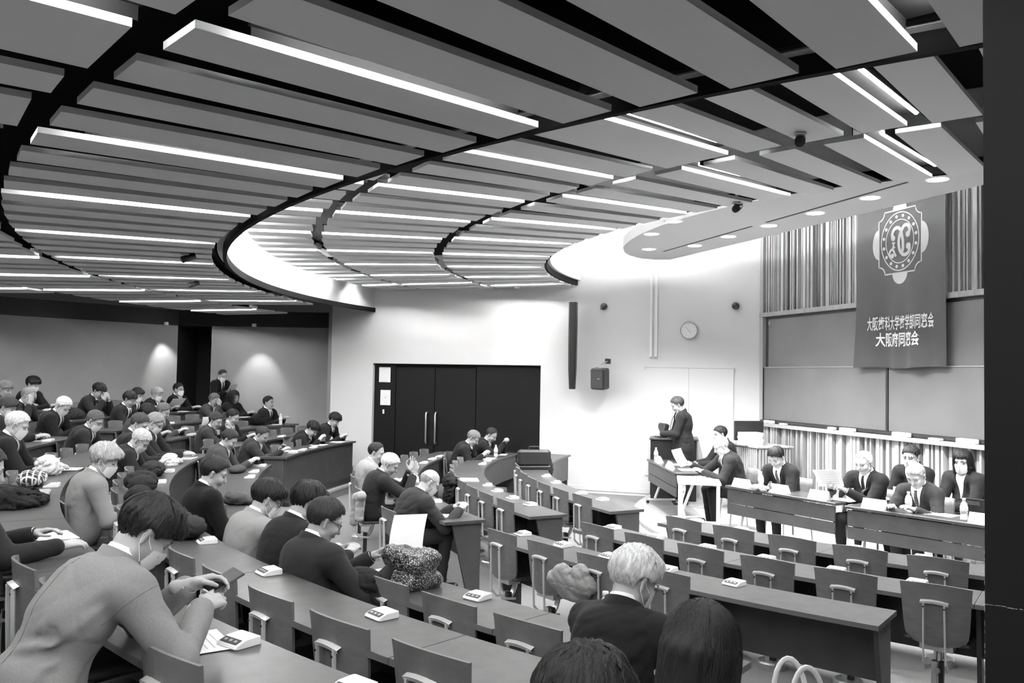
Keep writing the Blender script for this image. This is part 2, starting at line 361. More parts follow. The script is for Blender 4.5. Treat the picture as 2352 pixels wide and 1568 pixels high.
for i, (x, y) in enumerate(DL):
    if i > 10: continue
    t = empty('downlight', (x, y, 4.09))
    MB().lathe([(0.115, -0.004), (0.13, 0.0), (0.13, 0.002), (0.0, 0.002)], n=20).build('trim_ring', 'white_plastic', t)
    MB().lathe([(0.0, -0.006), (0.10, -0.005), (0.10, -0.001), (0.0, -0.001)], n=20).build('lens', 'downlight_glow', t)
    ld = bpy.data.lights.new('downlight_beam', 'SPOT'); ld.energy = DOWN; ld.spot_size = math.radians(125); ld.spot_blend = 0.6; ld.shadow_soft_size = 0.09
    lo = link('beam', ld, t); lo.location = (0, 0, -0.03)
    tag(t, ('round downlight at the curved side of the soffit, second from its rounded end', 'round downlight on the curved side of the soffit farthest from the wall', 'round downlight nearest the rounded end of the soffit', 'first round downlight along the straight soffit edge', 'second round downlight along the straight soffit edge', 'third round downlight along the straight soffit edge', 'fourth round downlight along the straight soffit edge', 'fifth round downlight along the straight soffit edge', 'last round downlight in view, above the banner', 'round downlight beyond the pillar, over the right of the stage', 'round downlight beyond the pillar, farthest right over the stage')[i], 'light', 'round downlights in the stage soffit')
cm = MB().arc(6.05, 6.12, 178, 246, 4.26, 4.30, 2.0); cm.tube([(1.93, 13.0, 4.28), (1.93, 13.5, 4.28), (2.03, 13.8, 4.28), (2.22, 14.05, 4.28), (2.42, 14.16, 4.28), (2.62, 14.1, 4.28)], 0.03, 8); cv = cm.build('cove_light', 'cove_glow'); tag(cv, 'hidden light strip on top of the curved white soffit', 'light')
cv = MB().arc(11.46, 11.50, 166, 210, Z2+0.03, Z2+0.06, 1.5).build('cove_light', 'rim_glow'); tag(cv, 'curved light strip behind the white ceiling upstand', 'light')
# fluorescent tubes in the gaps
n = 0
for (r0, r1, a0, a1, z) in LAMPS:
    p = pol(r1, a0, z+0.052); q = pol(r0, a1, z+0.052)
    if (p-FC).dot(SN) < 0.2 or (q-FC).dot(SN) < 0.2 or p.y < -3.5 or (p.y > 13.5 and p.x < -7.3): continue
    t = empty('fluorescent_lamp', (p+q)/2)
    dv = q-p; c = (p+q)/2
    MB().tube([p-c, q-c], 0.016, 8).build('tube', 'tube_glow', t, True)
    rz = math.atan2(dv.y, dv.x); sd = Matrix.Rotation(rz, 3, 'Z') @ Vector((0, 1, 0)); sd = sd if sd.dot(pol(1, (a0+a1)/2+90)-pol(0, 0)) > 0 else -sd
    hb = MB(); hb.box(Vector((0, 0, 0.038))-sd*0.05, (dv.length+0.22, 0.23, 0.012), rz); hb.box(sd*0.04+Vector((0, 0, 0.01)), (dv.length+0.1, 0.01, 0.07), rz); hb.box(Vector((0, 0, 0.007))-sd*0.162, (dv.length+0.2, 0.008, 0.056), rz); hb.build('hood', 'black_paint', t)  # last lip is added to stop tube light leaking over the neighbouring panel
    t['lampinfo'] = (float((a0+a1)/2), float((r0+r1)/2)); n += 1
RINGN = {16: 'outermost', 14: 'second outermost', 12: 'third', 11: 'fourth', 9: 'fifth', 8: 'innermost'}
lamps = [o for o in COL.objects if o.name.startswith('fluorescent_lamp')]
from collections import defaultdict
byr = defaultdict(list)
for o in lamps: byr[round(o['lampinfo'][1]*2)/2].append(o)
ORD = ['first', 'second', 'third', 'fourth', 'fifth', 'sixth', 'seventh', 'eighth', 'ninth', 'tenth', 'eleventh', 'twelfth', 'thirteenth', 'fourteenth', 'fifteenth', 'sixteenth', 'seventeenth', 'eighteenth', 'nineteenth', 'twentieth']
RN = ['innermost', 'second', 'third', 'fourth', 'fifth', 'outermost']
for ri, rk in enumerate(sorted(byr)):
    for j, o in enumerate(sorted(byr[rk], key=lambda q: q['lampinfo'][0])):
        tag(o, '%s ceiling ring fluorescent tube, counted from the stage, %s from the white wall' % (RN[min(ri, 5)], ORD[min(j, 14)]), 'light', 'fluorescent tubes between the ceiling panels')
        del o['lampinfo']
# wall spots
def spot(loc, target, watts, label, size=62, blend=0.7, fixture=True):
    t = empty('wall_spot', loc)
    d_ = (Vector(target)-Vector(loc)).normalized(); M = d_.to_track_quat('-Z', 'Y').to_matrix()
    MB().lathe([(0.045, 0.06), (0.05, 0.0), (0.04, -0.005), (0.0, -0.005)], n=14, M=None).build('housing', 'white_plastic', t, True)
    ld = bpy.data.lights.new('spot_beam', 'SPOT'); ld.energy = watts; ld.spot_size = math.radians(size); ld.spot_blend = blend; ld.shadow_soft_size = 0.03
    lo = link('beam', ld, t); lo.rotation_euler = M.to_euler(); lo.location = d_*0.05
    tag(t, label, 'light', 'small spots washing the walls'); return t
spot((-7.25, 18.05, 3.05), (-7.30, 18.48, 1.4), SPOT, 'small spot lighting the end of the grey rear wall')
spot((-5.42, 18.1, 3.05), (-5.40, 18.6, 1.3), SPOT, 'small spot on the wall behind the white side wall end')
spot(sw(4.41, 3.74, 0.35), sw(4.41, 2.2, 0.0), SPOT*0.7, 'small spot above the black door')
# ================================================================== desks
ROWN = ['front desk row', 'second desk row', 'third desk row', 'first upper desk row', 'second upper desk row', 'third upper desk row', 'fourth upper desk row', 'fifth upper desk row', 'rearmost desk row']
PITCH_DEG = [4.18, 3.77, 3.5, 2.77, 2.70, 2.50, 2.36, 2.22, 2.10]
def desk(row, a0, a1, seams, label):
    r0 = ROWR[row]; fz = ROWF[row]; top = fz+0.72
    t = empty('curved_desk', pol(r0+DD/2, (a0+a1)/2, fz)); off = -Vector(t.location)
    def put(mb, nm, mt):
        o = mb.build(nm, mt, t)
        for v in o.data.vertices: v.co += off
        return o
    cuts = [a0]+[s for s in seams if a0+1 < s < a1-1]+[a1]
    for u, v in zip(cuts[:-1], cuts[1:]):
        e = 0.012
        tp = put(MB().arc(r0, r0+DD, u+e, v-e, top-0.03, top, 0.8), 'desk_top', 'desk_wood')
        put(MB().arc(r0+DD-0.001, r0+DD+0.002, u+e, v-e, top-0.028, top-0.002, 0.8), 'edge_band', 'desk_edge')
    zlow = fz+0.28 if row < 3 else fz+0.02
    put(MB().arc(r0+0.035, r0+0.058, a0+0.3, a1-0.3, zlow, top-0.03, 0.8), 'front_panel', 'desk_panel')
    if row == 3:
        put(MB().arc(r0-0.05, r0+0.03, a0, a1, fz, fz+0.06, 0.8), 'plinth', 'black_plastic')
    def leg(a, wtop, wbot, nm):
        h = math.degrees(0.014/r0); vs = []
        for aa in (a-h, a+h):
            vs += [pol(r0+0.05, aa, top-0.03), pol(r0+0.05+wtop, aa, top-0.03), pol(r0+0.05+wbot, aa, fz), pol(r0+0.05, aa, fz)]
        put(MB().add(vs, [(0, 1, 2, 3), (7, 6, 5, 4), (0, 4, 5, 1), (1, 5, 6, 2), (2, 6, 7, 3), (3, 7, 4, 0)]), nm, 'desk_panel')
    leg(a0+0.25, 0.30, 0.13, 'end_panel'); leg(a1-0.25, 0.30, 0.13, 'end_panel')
    for s in cuts[1:-1]: leg(s, 0.18, 0.10, 'support_panel')
    tag(t, label, 'desk', 'curved lecture desks'); return t
SE = lambda base, step: [base+step*i for i in range(-12, 13)]
desk(0, 158.5, 208.2, SE(191.4, 12.54), 'far curved desk of the front row, ending at the centre aisle'); desk(0, 213.7, 238.5, SE(226.3, 12.54), 'near curved desk of the front row, below the stage tables')
desk(1, 159.5, 208.0, SE(191, 11.3), 'far curved desk of the second row with two men in dark suits'); desk(1, 212.9, 237.5, SE(224.2, 11.3), 'near curved desk of the second row')
desk(2, 162.5, 207.9, SE(190.4, 10.4), 'far curved desk of the third row where the bald man writes'); desk(2, 212.3, 233.2, SE(222.8, 10.4), 'near curved desk of the third row with its open end at the right')
desk(3, 164.0, 180.6, SE(172.4, 8.2), 'far curved desk above the cross aisle with a broad dark front'); desk(3, 185.6, 232.35, SE(226.5, 8.3), 'long curved desk of the first upper row under the paper reader')
desk(4, 161.0, 180.2, SE(171, 8.05), 'far curved desk of the second upper row'); desk(4, 184.3, 233.0, SE(227.65, 8.05), 'long curved desk of the second upper row with two keypads')
desk(5, 160.0, 180.0, SE(170, 7.5), 'far curved desk of the third upper row'); desk(5, 184.6, 233.0, SE(219.0, 7.5), 'long curved desk where the grey-suited man sits')
desk(6, 160.0, 180.0, SE(170, 7.05), 'far curved desk of the fourth upper row'); desk(6, 184.6, 222.0, SE(199, 7.05), 'long curved desk of the fourth upper row at the left edge')
desk(7, 161.0, 182.0, SE(171, 6.7), 'far curved desk of the fifth upper row'); desk(8, 163.0, 184.0, SE(173, 6.4), 'rearmost curved desk along the grey wall')

# ================================================================== chairs
def make_chair():
    root = empty('lecture_chair')
    nu, nv = 9, 8; P = []; Q = []
    for i in range(nu):
        s = -1+2*i/(nu-1)
        for j in range(nv):
            v = j/(nv-1); z = 0.415+0.41*v
            wdt = 0.19+0.028*v if v > 0.15 else 0.165+0.025*(v/0.15)
            zz = z-(0.018*s*s if v == 1 else 0)+ (0.02*s*s if v == 0 else 0)
            x = 0.052*s*s-0.035*v+0.02
            P.append((x, s*wdt, zz)); Q.append((x-0.014, s*wdt, zz))
    b = MB(); b.grid([P[i*nv+(nv-1-j)] for i in range(nu) for j in range(nv)], nu, nv); b.grid(Q, nu, nv)
    rim = [i*nv for i in range(nu)]+[(nu-1)*nv+j for j in range(1, nv)]+[i*nv+nv-1 for i in range(nu-2, -1, -1)]+[j for j in range(nv-2, 0, -1)]
    n = len(rim); vs = [P[i] for i in rim]+[Q[i] for i in rim]
    b.add(vs, [(k, (k+1) % n, n+(k+1) % n, n+k) for k in range(n)], 1)
    back = b.build('backrest', ['chair_ply', 'desk_edge'], root)
    for s in (-1, 1):
        MB().lathe([(0.0, -0.003), (0.009, -0.002), (0.006, 0.003), (0, 0.003)], (0.02, s*0.175, 0.785), 8, M=Matrix.Rotation(math.pi/2, 3, 'Y')).build('bolt', 'steel', back)
        MB().tube([(-0.034, s*0.062, 0.70), (-0.028, s*0.064, 0.50), (-0.02, s*0.066, 0.315), (0.03, s*0.066, 0.262), (0.15, s*0.05, 0.245)], 0.0115, 6, flat=0.55).build('strut', 'steel_flat', root)
        MB().lathe([(0.0, -0.002), (0.006, -0.002), (0.006, 0.002), (0, 0.002)], (-0.046, s*0.062, 0.675), 8, M=Matrix.Rotation(math.pi/2, 3, 'Y')).build('bolt', 'dark_metal', root)
    g = MB(); P = []
    for i in range(7):
        s = -1+2*i/6
        P += [(-0.03-0.012*(1-s*s), s*0.085, 0.700-0.012*s*s), (-0.036-0.012*(1-s*s), s*0.085, 0.716-0.014*s*s), (-0.012, s*0.085, 0.724-0.012*s*s)]
    g.grid(P, 7, 3); g.build('grip', 'steel_flat', root)
    MB().bbox((0.235, 0, 0.435), (0.38, 0.40, 0.028), 0.012).build('seat', 'seat_dark', root)
    MB().box((0.10, 0, 0.40), (0.12, 0.20, 0.04)).build('seat_bracket', 'steel', root)
    MB().tube([(0.05, 0, 0.25), (0.12, 0, 0.24), (0.16, 0, 0.30), (0.2, 0, 0.42)], 0.022, 8).build('swing_arm', 'steel', root)
    po = MB(); po.box((0.10, 0.018, 0.17), (0.045, 0.036, 0.26)); po.build('post', 'steel', root)
    MB().box((0.10, -0.022, 0.17), (0.042, 0.03, 0.26)).build('post_cover', 'black_plastic', root)
    MB().lathe([(0.105, 0.0), (0.105, 0.045), (0.09, 0.055), (0, 0.055)], (0.10, 0, 0), 18).build('base_plate', 'steel', root)
    return root
CHAIR0 = make_chair(); _used = [False]
def px(p):
    x, y, z = p[0], p[1], p[2]-CAM_Z; yc = _cp*y+_sp*z; zc = -_sp*y+_cp*z
    if yc < 0.2: return (-9999, -9999)
    u, v = x/yc, zc/yc; return 1176+1982*(_c*u+_s*v), 784-1982*(-_s*u+_c*v)
CHAIRS = []
def chair(row, a, back=0.03, yaw=0.0, loc=None, z=None, rz=None):
    if loc is None:
        p = pol(ROWR[row]+DD+back, a, ROWF[row]); rz = math.radians(a+180+yaw)
    else: p = Vector(loc)
    q = px(p+Vector((0, 0, 0.6)))
    if q[0] < -60 or q[0] > 2330 or q[1] > 1720: return
    if _used[0]: c = copy_tree(CHAIR0)
    else: c = CHAIR0; _used[0] = True
    c.location = p; c.rotation_euler = (0, 0, rz); CHAIRS.append((row, a, c)); return c
OCC = {}      # seats taken by people: row -> list of angles, filled in below
# ================================================================== people
def rotx(a): c, s = math.cos(a), math.sin(a); return np.array([[1, 0, 0], [0, c, -s], [0, s, c]])
def roty(a): c, s = math.cos(a), math.sin(a); return np.array([[c, 0, s], [0, 1, 0], [-s, 0, c]])
def rotz(a): c, s = math.cos(a), math.sin(a); return np.array([[c, -s, 0], [s, c, 0], [0, 0, 1]])
V3 = lambda *a: np.array(a, float)
def unit(v): v = np.asarray(v, float); return v/max(1e-9, np.linalg.norm(v))
class Field:
    """signed distance field of blended round cones and ellipsoids, meshed by surface nets"""
    def __init__(s): s.p = []
    def cone(s, a, b, ra, rb, m=0, k=0.03): s.p.append(('c', np.asarray(a, float), np.asarray(b, float), ra, rb, m, k)); return s
    def ell(s, c, r, R=None, m=0, k=0.03): s.p.append(('e', np.asarray(c, float), np.asarray(r, float), np.eye(3) if R is None else np.asarray(R), 0, m, k)); return s
    def mesh(s, h, wr=0.0, wm=(0,), seed=0, clip=None, wl=(0.13, 0.30), nw=5, folds=()):
        lo = np.full(3, 1e9); hi = -lo; bb = []
        for q in s.p:
            if q[0] == 'c': a = np.minimum(q[1]-q[3], q[2]-q[4]); b = np.maximum(q[1]+q[3], q[2]+q[4])
            else: e = np.abs(q[3]) @ q[2]; a = q[1]-e; b = q[1]+e
            bb.append((a, b)); lo = np.minimum(lo, a); hi = np.maximum(hi, b)
        lo = lo-0.04; hi = hi+0.04; n = np.ceil((hi-lo)/h).astype(int)+1
        D = np.full(n, 0.2, np.float32); M = np.zeros(n, np.int8)
        ax = [lo[i]+h*np.arange(n[i]) for i in range(3)]
        for q, (a, b) in zip(s.p, bb):
            mg = q[6]+2.5*h
            i0 = np.maximum(0, np.floor((a-mg-lo)/h).astype(int)); i1 = np.minimum(n, np.ceil((b+mg-lo)/h).astype(int)+1)
            X = ax[0][i0[0]:i1[0]][:, None, None]; Y = ax[1][i0[1]:i1[1]][None, :, None]; Z = ax[2][i0[2]:i1[2]][None, None, :]
            if q[0] == 'c':
                A, B, ra, rb = q[1], q[2], q[3], q[4]; d = B-A; L2 = max(1e-9, d @ d)
                t = np.clip(((X-A[0])*d[0]+(Y-A[1])*d[1]+(Z-A[2])*d[2])/L2, 0, 1)
                dist = np.sqrt((X-A[0]-t*d[0])**2+(Y-A[1]-t*d[1])**2+(Z-A[2]-t*d[2])**2)-(ra+(rb-ra)*t)
            else:
                R = q[3]; r = q[2]; x, y, z = X-q[1][0], Y-q[1][1], Z-q[1][2]
                u = [(R[0, i]*x+R[1, i]*y+R[2, i]*z)/r[i] for i in range(3)]
                k0 = np.sqrt(u[0]**2+u[1]**2+u[2]**2)+1e-6; k1 = np.sqrt((u[0]/r[0])**2+(u[1]/r[1])**2+(u[2]/r[2])**2)+1e-6
                dist = k0*(k0-1)/k1
            sl = tuple(slice(i0[i], i1[i]) for i in range(3)); O = D[sl]; k = q[6]
            hh = np.clip(0.5+0.5*(O-dist)/k, 0, 1)
            M[sl] = np.where(dist < O, q[5], M[sl]); D[sl] = O*(1-hh)+dist*hh-k*hh*(1-hh)
        if wr:
            r = np.random.default_rng(seed); act = (np.abs(D) < 0.05) & np.isin(M, wm); I = np.argwhere(act); P = lo+I*h; w_ = np.zeros(len(P))
            for j in range(nw):
                kv = r.normal(size=3)*V3(0.6, 0.6, 1.6); kv *= (2*math.pi/r.uniform(*wl))/np.linalg.norm(kv)
                ph = P @ kv+r.uniform(0, 6.28)+1.3*np.sin(P @ r.normal(size=3)*9); w_ += (1-np.abs(np.sin(ph)))**3*1.8*np.clip(0.5+np.sin(P @ (r.normal(size=3)*14)+r.uniform(0, 6)), 0, 1.2)-0.25
            D[act] += (wr*w_*0.75).astype(np.float32)
        if folds:
            act = (np.abs(D) < 0.05); I = np.argwhere(act); P = lo+I*h; w_ = np.zeros(len(P))
            for (a, b, amp, wd) in folds:
                a = np.asarray(a); d = np.asarray(b)-a; t = np.clip(((P-a) @ d)/max(1e-9, d @ d), 0, 1); q = P-a-t[:, None]*d; ds = np.linalg.norm(q, axis=1)
                up = q @ unit(np.cross(d, [0.3, 0.5, 0.8])); env = np.sin(math.pi*np.clip(0.08+0.86*t, 0, 1))
                w_ += amp*env*(-np.exp(-(ds/wd)**2)+0.9*np.exp(-(((ds-1.9*wd)/wd)**2))*(up > 0))
            D[act] += w_.astype(np.float32)
        if clip is not None:
            X, Y, Z = np.meshgrid(*ax, indexing='ij', sparse=True); D = np.maximum(D, clip(X, Y, Z).astype(np.float32))
        return snets(D, M, lo, h)
def snets(D, M, lo, h):
    ins = D < 0; nx, ny, nz = D.shape
    cnt = np.zeros((nx-1, ny-1, nz-1), np.int8)
    for i in (0, 1):
        for j in (0, 1):
            for k in (0, 1): cnt += ins[i:nx-1+i, j:ny-1+j, k:nz-1+k]
    C = np.argwhere((cnt > 0) & (cnt < 8))
    if len(C) == 0: return None
    idx = np.full(cnt.shape, -1, np.int32); idx[tuple(C.T)] = np.arange(len(C))
    acc = np.zeros((len(C), 3)); num = np.zeros(len(C))
    for ax in range(3):
        o1, o2 = [q for q in range(3) if q != ax]
        for a in (0, 1):
            for b in (0, 1):
                p = C.copy(); p[:, o1] += a; p[:, o2] += b; q = p.copy(); q[:, ax] += 1
                d0 = D[tuple(p.T)]; d1 = D[tuple(q.T)]; mk = (d0 < 0) != (d1 < 0)
                t = np.where(mk, d0/np.where(mk, d0-d1, 1), 0); pos = p.astype(float); pos[:, ax] += t
                acc[mk] += pos[mk]; num[mk] += 1
    Vt = lo+h*acc/num[:, None]; F = []; FM = []
    for ax in range(3):
        o1, o2 = (ax+1) % 3, (ax+2) % 3
        s0 = [slice(None)]*3; s1 = [slice(None)]*3; s0[ax] = slice(0, -1); s1[ax] = slice(1, None)
        E = np.argwhere(ins[tuple(s0)] != ins[tuple(s1)]); E = E[(E[:, o1] > 0) & (E[:, o2] > 0) & (E[:, o1] < D.shape[o1]-1) & (E[:, o2] < D.shape[o2]-1)]
        fl = ins[tuple(E.T)]
        def cell(a, b): c = E.copy(); c[:, o1] += a; c[:, o2] += b; return idx[tuple(c.T)]
        q = np.stack([cell(-1, -1), cell(0, -1), cell(0, 0), cell(-1, 0)], 1)
        q[~fl] = q[~fl][:, ::-1]; ok = (q >= 0).all(1); F.append(q[ok])
        mm = M[tuple(E.T)]; E2 = E.copy(); E2[:, ax] += 1; FM.append(np.where(fl, mm, M[tuple(E2.T)])[ok])
    return Vt, np.concatenate(F), np.concatenate(FM)
def np_mesh(name, parts, mats, smooth=True):
    vs = []; fs = []; ms = []; o = 0
    for q in parts:
        if q is None: continue
        v, f, m_ = q; vs.append(v); fs.append(f+o); ms.append(m_); o += len(v)
    v = np.concatenate(vs).astype(np.float32); f = np.concatenate(fs).astype(np.int32); m_ = np.concatenate(ms)
    me = bpy.data.meshes.new(name); me.vertices.add(len(v)); me.vertices.foreach_set('co', v.ravel())
    me.loops.add(len(f)*4); me.loops.foreach_set('vertex_index', f.ravel())
    me.polygons.add(len(f)); me.polygons.foreach_set('loop_start', np.arange(0, len(f)*4, 4, dtype=np.int32))
    for mm in mats: me.materials.append(MATS[mm])
    me.polygons.foreach_set('material_index', m_.astype(np.int32))
    if smooth: me.polygons.foreach_set('use_smooth', np.ones(len(f), bool))
    me.update(calc_edges=True); me.validate(); return me
def gmat(kind, g):
    n = '%s_%03d' % (kind, int(round(g*1000)))
    if n in MATS: return n
    if kind == 'suit': mat(n, g*0.62 if g < 0.15 else g, 0.85, noise=0.08, scale=160, bump=0.10, bscale=420, spec=0.2, sheen=0.04)
    elif kind == 'skin': mat(n, g, 0.5, noise=0.05, scale=18, bump=0.03, bscale=150, spec=0.35)
    elif kind == 'hair': mat(n, g*0.6 if g < 0.1 else g, 0.5, noise=0.30, scale=34, stretch=(2.5, 2.5, 0.5), bump=0.35, bscale=90, spec=0.3)
    elif kind == 'cloth': mat(n, g*0.7 if g < 0.15 else g, 0.8, noise=0.18, scale=12, bump=0.25, bscale=70, spec=0.2)
    return n
def hand_field(F, W, fd, nr, side, curl, rmin, splay=0.0):
    """palm, four bent fingers of unequal length and a thumb; W wrist, fd finger direction, nr back-of-hand normal"""
    fd = unit(fd); nr = unit(nr-fd*(nr @ fd)); th = unit(np.cross(nr, fd))*side     # th: towards the thumb
    P = lambda x, y, z: W+fd*x+th*y+nr*z
    r = lambda q: max(q, rmin)
    F.cone(P(-0.05, 0, 0), P(0.02, 0, 0), 0.027, 0.026, 2, 0.012)
    F.cone(P(0.03, 0.022, 0), P(0.085, 0.028, 0.002), r(0.016), r(0.013), 2, 0.014); F.cone(P(0.03, -0.018, 0), P(0.08, -0.027, 0), r(0.016), r(0.012), 2, 0.014); F.cone(P(0.025, 0, 0), P(0.085, 0, 0.003), r(0.017), r(0.013), 2, 0.014)
    for i, (y, L, x0) in enumerate(((0.030, 0.068, 0.086), (0.011, 0.077, 0.09), (-0.009, 0.072, 0.087), (-0.028, 0.056, 0.079))):
        c = curl*(0.85+0.1*i); a = c*0.55; b = c*1.35; e = c*2.0; yd = splay*(1.5-i)*0.25
        p0 = P(x0, y, 0.001); d1 = unit(fd*math.cos(a)-nr*math.sin(a)+th*yd); d2 = unit(fd*math.cos(b)-nr*math.sin(b)+th*yd); d3 = unit(fd*math.cos(e)-nr*math.sin(e)+th*yd)
        p1 = p0+d1*L*0.45; p2 = p1+d2*L*0.32; p3 = p2+d3*L*0.25
        F.cone(p0, p1, r(0.0092), r(0.0086), 2, 0.004); F.cone(p1, p2, r(0.0086), r(0.0078), 2, 0.004); F.cone(p2, p3, r(0.0078), r(0.0066), 2, 0.004)
    t0 = P(0.02, 0.022, -0.006); t1 = P(0.05, 0.046+0.02*splay, -0.016-0.01*curl); t2 = P(0.078, 0.05-0.012*curl+0.02*splay, -0.026-0.012*curl); t3 = P(0.098, 0.045-0.02*curl+0.02*splay, -0.03-0.016*curl)
    F.cone(t0, t1, r(0.014), r(0.011), 2, 0.008); F.cone(t1, t2, r(0.0105), r(0.0095), 2, 0.004); F.cone(t2, t3, r(0.0095), r(0.0075), 2, 0.004)
def ik(S, W, l1, l2, pole):
    d = W-S; L = np.linalg.norm(d)
    if L > (l1+l2)*0.985: W = S+d/L*(l1+l2)*0.985; d = W-S; L = np.linalg.norm(d)
    u = d/L; x = (l1*l1-l2*l2+L*L)/(2*L); hgt = math.sqrt(max(0, l1*l1-x*x)); p = pole-u*(pole @ u); p = unit(p)
    return S+u*x+p*hgt, W
HAIRLINE = {'short': ([-0.13, -0.07, -0.03, 0.0, 0.03, 0.055, 0.08, 0.12], [-0.070, -0.056, -0.032, -0.008, 0.032, 0.066, 0.088, 0.105]),
            'receding': ([-0.13, -0.07, -0.03, 0.0, 0.02, 0.04, 0.06, 0.12], [-0.075, -0.06, -0.035, -0.01, 0.03, 0.075, 0.10, 0.15]),
            'full': ([-0.13, -0.07, -0.03, 0.0, 0.03, 0.06, 0.09, 0.12], [-0.075, -0.068, -0.042, -0.014, 0.016, 0.042, 0.058, 0.064])}
def make_hair(style, g, hres, seed, fluff=1.0):
    F = Field(); infl = {'short': 0.013, 'thin': 0.007, 'full': 0.022, 'fluffy': 0.026, 'bald': 0.006, 'receding': 0.010, 'bob': 0.022, 'long': 0.022}[style]*fluff
    F.ell((-0.006, 0, 0.032), (0.098+infl, 0.079+infl, 0.093+infl*1.1), None, 0, 0.02)
    if style in ('full', 'fluffy'): F.ell((0.03, 0, 0.075), (0.075+infl*0.6, 0.066, 0.05), None, 0, 0.03)
    if style in ('bob', 'long'):
        low = -0.11 if style == 'bob' else -0.34
        for s in (-1, 1): F.cone((-0.02, s*0.078, 0.0), (-0.035, s*0.088, low*0.9), 0.034, 0.026, 0, 0.03)
        F.cone((-0.075, 0.03, 0.0), (-0.09, 0.035, low), 0.05, 0.04, 0, 0.04); F.cone((-0.075, -0.03, 0.0), (-0.09, -0.035, low), 0.05, 0.035, 0, 0.04)
        F.cone((-0.085, 0, 0.0), (-0.10, 0, low*1.03), 0.055, 0.035, 0, 0.04)
    r = np.random.default_rng(seed); ph = r.uniform(0, 6.28, 6)
    xs, zs = HAIRLINE['receding' if style in ('receding', 'thin') else ('full' if style in ('full', 'fluffy') else 'short')]
    def clip(X, Y, Z):
        az = np.arctan2(Y, -(X+0.006)); base = np.interp(np.broadcast_to(X, np.broadcast(X, Y, Z).shape), xs, zs)
        jag = 0.004*np.sin(14*az+ph[0])+0.003*np.sin(31*az+ph[1])
        if style in ('bob', 'long'):
            front = np.where(X > 0.035, 0.062, -1.0)+0*Z+0*Y
            c = (np.maximum(front, -1.0)-Z)*0.8+jag; c = np.minimum(c, 0.3)
            side = np.where(np.abs(Y) > 0.074, X-0.05, -1)+0*Z; c = np.where(X > 0.035, c, -0.2+0*c); return np.maximum(c, -0.2)
        c = (base-Z)*0.75+jag
        ear = 0.03-np.sqrt((X+0.004)**2+((np.abs(Y)-0.082)*0.6)**2+((Z+0.012)*0.85)**2); c = np.maximum(c, ear)
        if style == 'bald': c = np.maximum(c, (Z-0.045)*0.8+0*c)
        return c
    # strand-like relief
    def relief(v):
        x, y, z = v[:, 0]+0.006, v[:, 1], v[:, 2]-0.03
        az = np.arctan2(y, x+0.3*z); el = np.arctan2(z, np.hypot(x, y)); n = v-np.array([-0.006, 0, 0.03]); n /= np.linalg.norm(n, axis=1)[:, None]+1e-9
        a = (np.sin(23*az+3*np.sin(4*el+ph[2])+ph[3])+0.7*np.sin(47*az+2*np.sin(7*el+ph[4])+ph[5])+0.6*np.sin(9*az-6*el+ph[1]))*0.0016*(1.7 if style in ('full', 'fluffy') else 1.0)
        if style not in ('bob', 'long'): a = a-infl*0.85*np.clip((0.035-v[:, 2])/0.085, 0, 1)
        if style in ('full', 'fluffy', 'short'): a = a+(0.5+0.5*np.sin(5*az+2.2*el+ph[0]))*(0.5+0.5*np.sin(7*el-3*az+ph[2]))*(0.010 if style != 'short' else 0.005)
        return v+n*a[:, None]
    q = F.mesh(hres, clip=clip)
    return (relief(q[0]), q[1], q[2]), infl
TILT = roty(-0.45)
def strands(style, g, n, seed, infl, wmin=0.0008, wmax=0.0016, lift0=0.0, lift1=0.006, big=False):
    """hair ribbons flowing from the crown over the cap, in the head frame"""
    r = np.random.default_rng(seed+5); b = MB(); c0 = np.array([-0.006, 0, 0.032]); R = np.array([0.098, 0.079, 0.093])+infl+0.001
    low = {'long': -0.36, 'bob': -0.13}.get(style); HL = HAIRLINE['receding' if style in ('receding', 'thin') else ('full' if style in ('full', 'fluffy') else 'short')]
    for i in range(n):
        az = r.uniform(-math.pi, math.pi); e0 = r.uniform(0.15, 1.5); Ls = r.uniform(0.45, 1.0); dr = r.normal()*0.22; pts = []; wd = r.uniform(wmin, wmax); lift = r.uniform(lift0, lift1)
        if low is not None and abs(az) > 0.7:
            for k in range(11):
                t = k/10; e = e0*(1-t*2.2)
                if e > 0: d = np.array([math.cos(e)*math.cos(az), math.cos(e)*math.sin(az), math.sin(e)]); p = c0+d*(R+lift)
                else: pb = c0+np.array([math.cos(az), math.sin(az), 0])*(R+lift+0.004); p = pb+np.array([0.01*dr, 0.01*r.normal()*0.1, e*0.26])
                pts.append(p)
                if p[2] < low: break
        else:
            for k in range(7):
                t = k/6; e = e0-Ls*t; a = az+dr*t
                d = TILT @ np.array([math.cos(e)*math.cos(a), math.cos(e)*math.sin(a), math.sin(e)])
                tap = infl*0.85*min(1, max(0, (0.035-(c0[2]+d[2]*R[2]))/0.085)) if low is None else 0
                p = c0+d*(R-tap+lift*math.sin(min(1.0, t*1.3)*2.2)+0.0008)
                if p[2] < np.interp(p[0], *HL)-(0.012 if big else 0.004): break
                if low is None and abs(p[1]) > 0.07 and math.hypot(p[0]+0.004, p[2]+0.012) < 0.034: break
                if style == 'bald' and p[2] > 0.045: continue
                pts.append(p)
        if len(pts) < 3: continue
        P = []
        for k, p in enumerate(pts):
            t_ = unit(pts[min(k+1, len(pts)-1)]-pts[max(k-1, 0)]); nn = unit(p-c0); sd = unit(np.cross(t_, nn))*wd*math.sin(math.pi*(0.25+0.75*(1-k/(len(pts)-1)))*0.98+0.02)
            if big: P += [tuple(p-sd-nn*0.002), tuple(p+nn*wd*0.35), tuple(p+sd-nn*0.002)]
            else: P += [tuple(p-sd), tuple(p+sd)]
        b.grid(P, len(pts), 3 if big else 2)
    return b
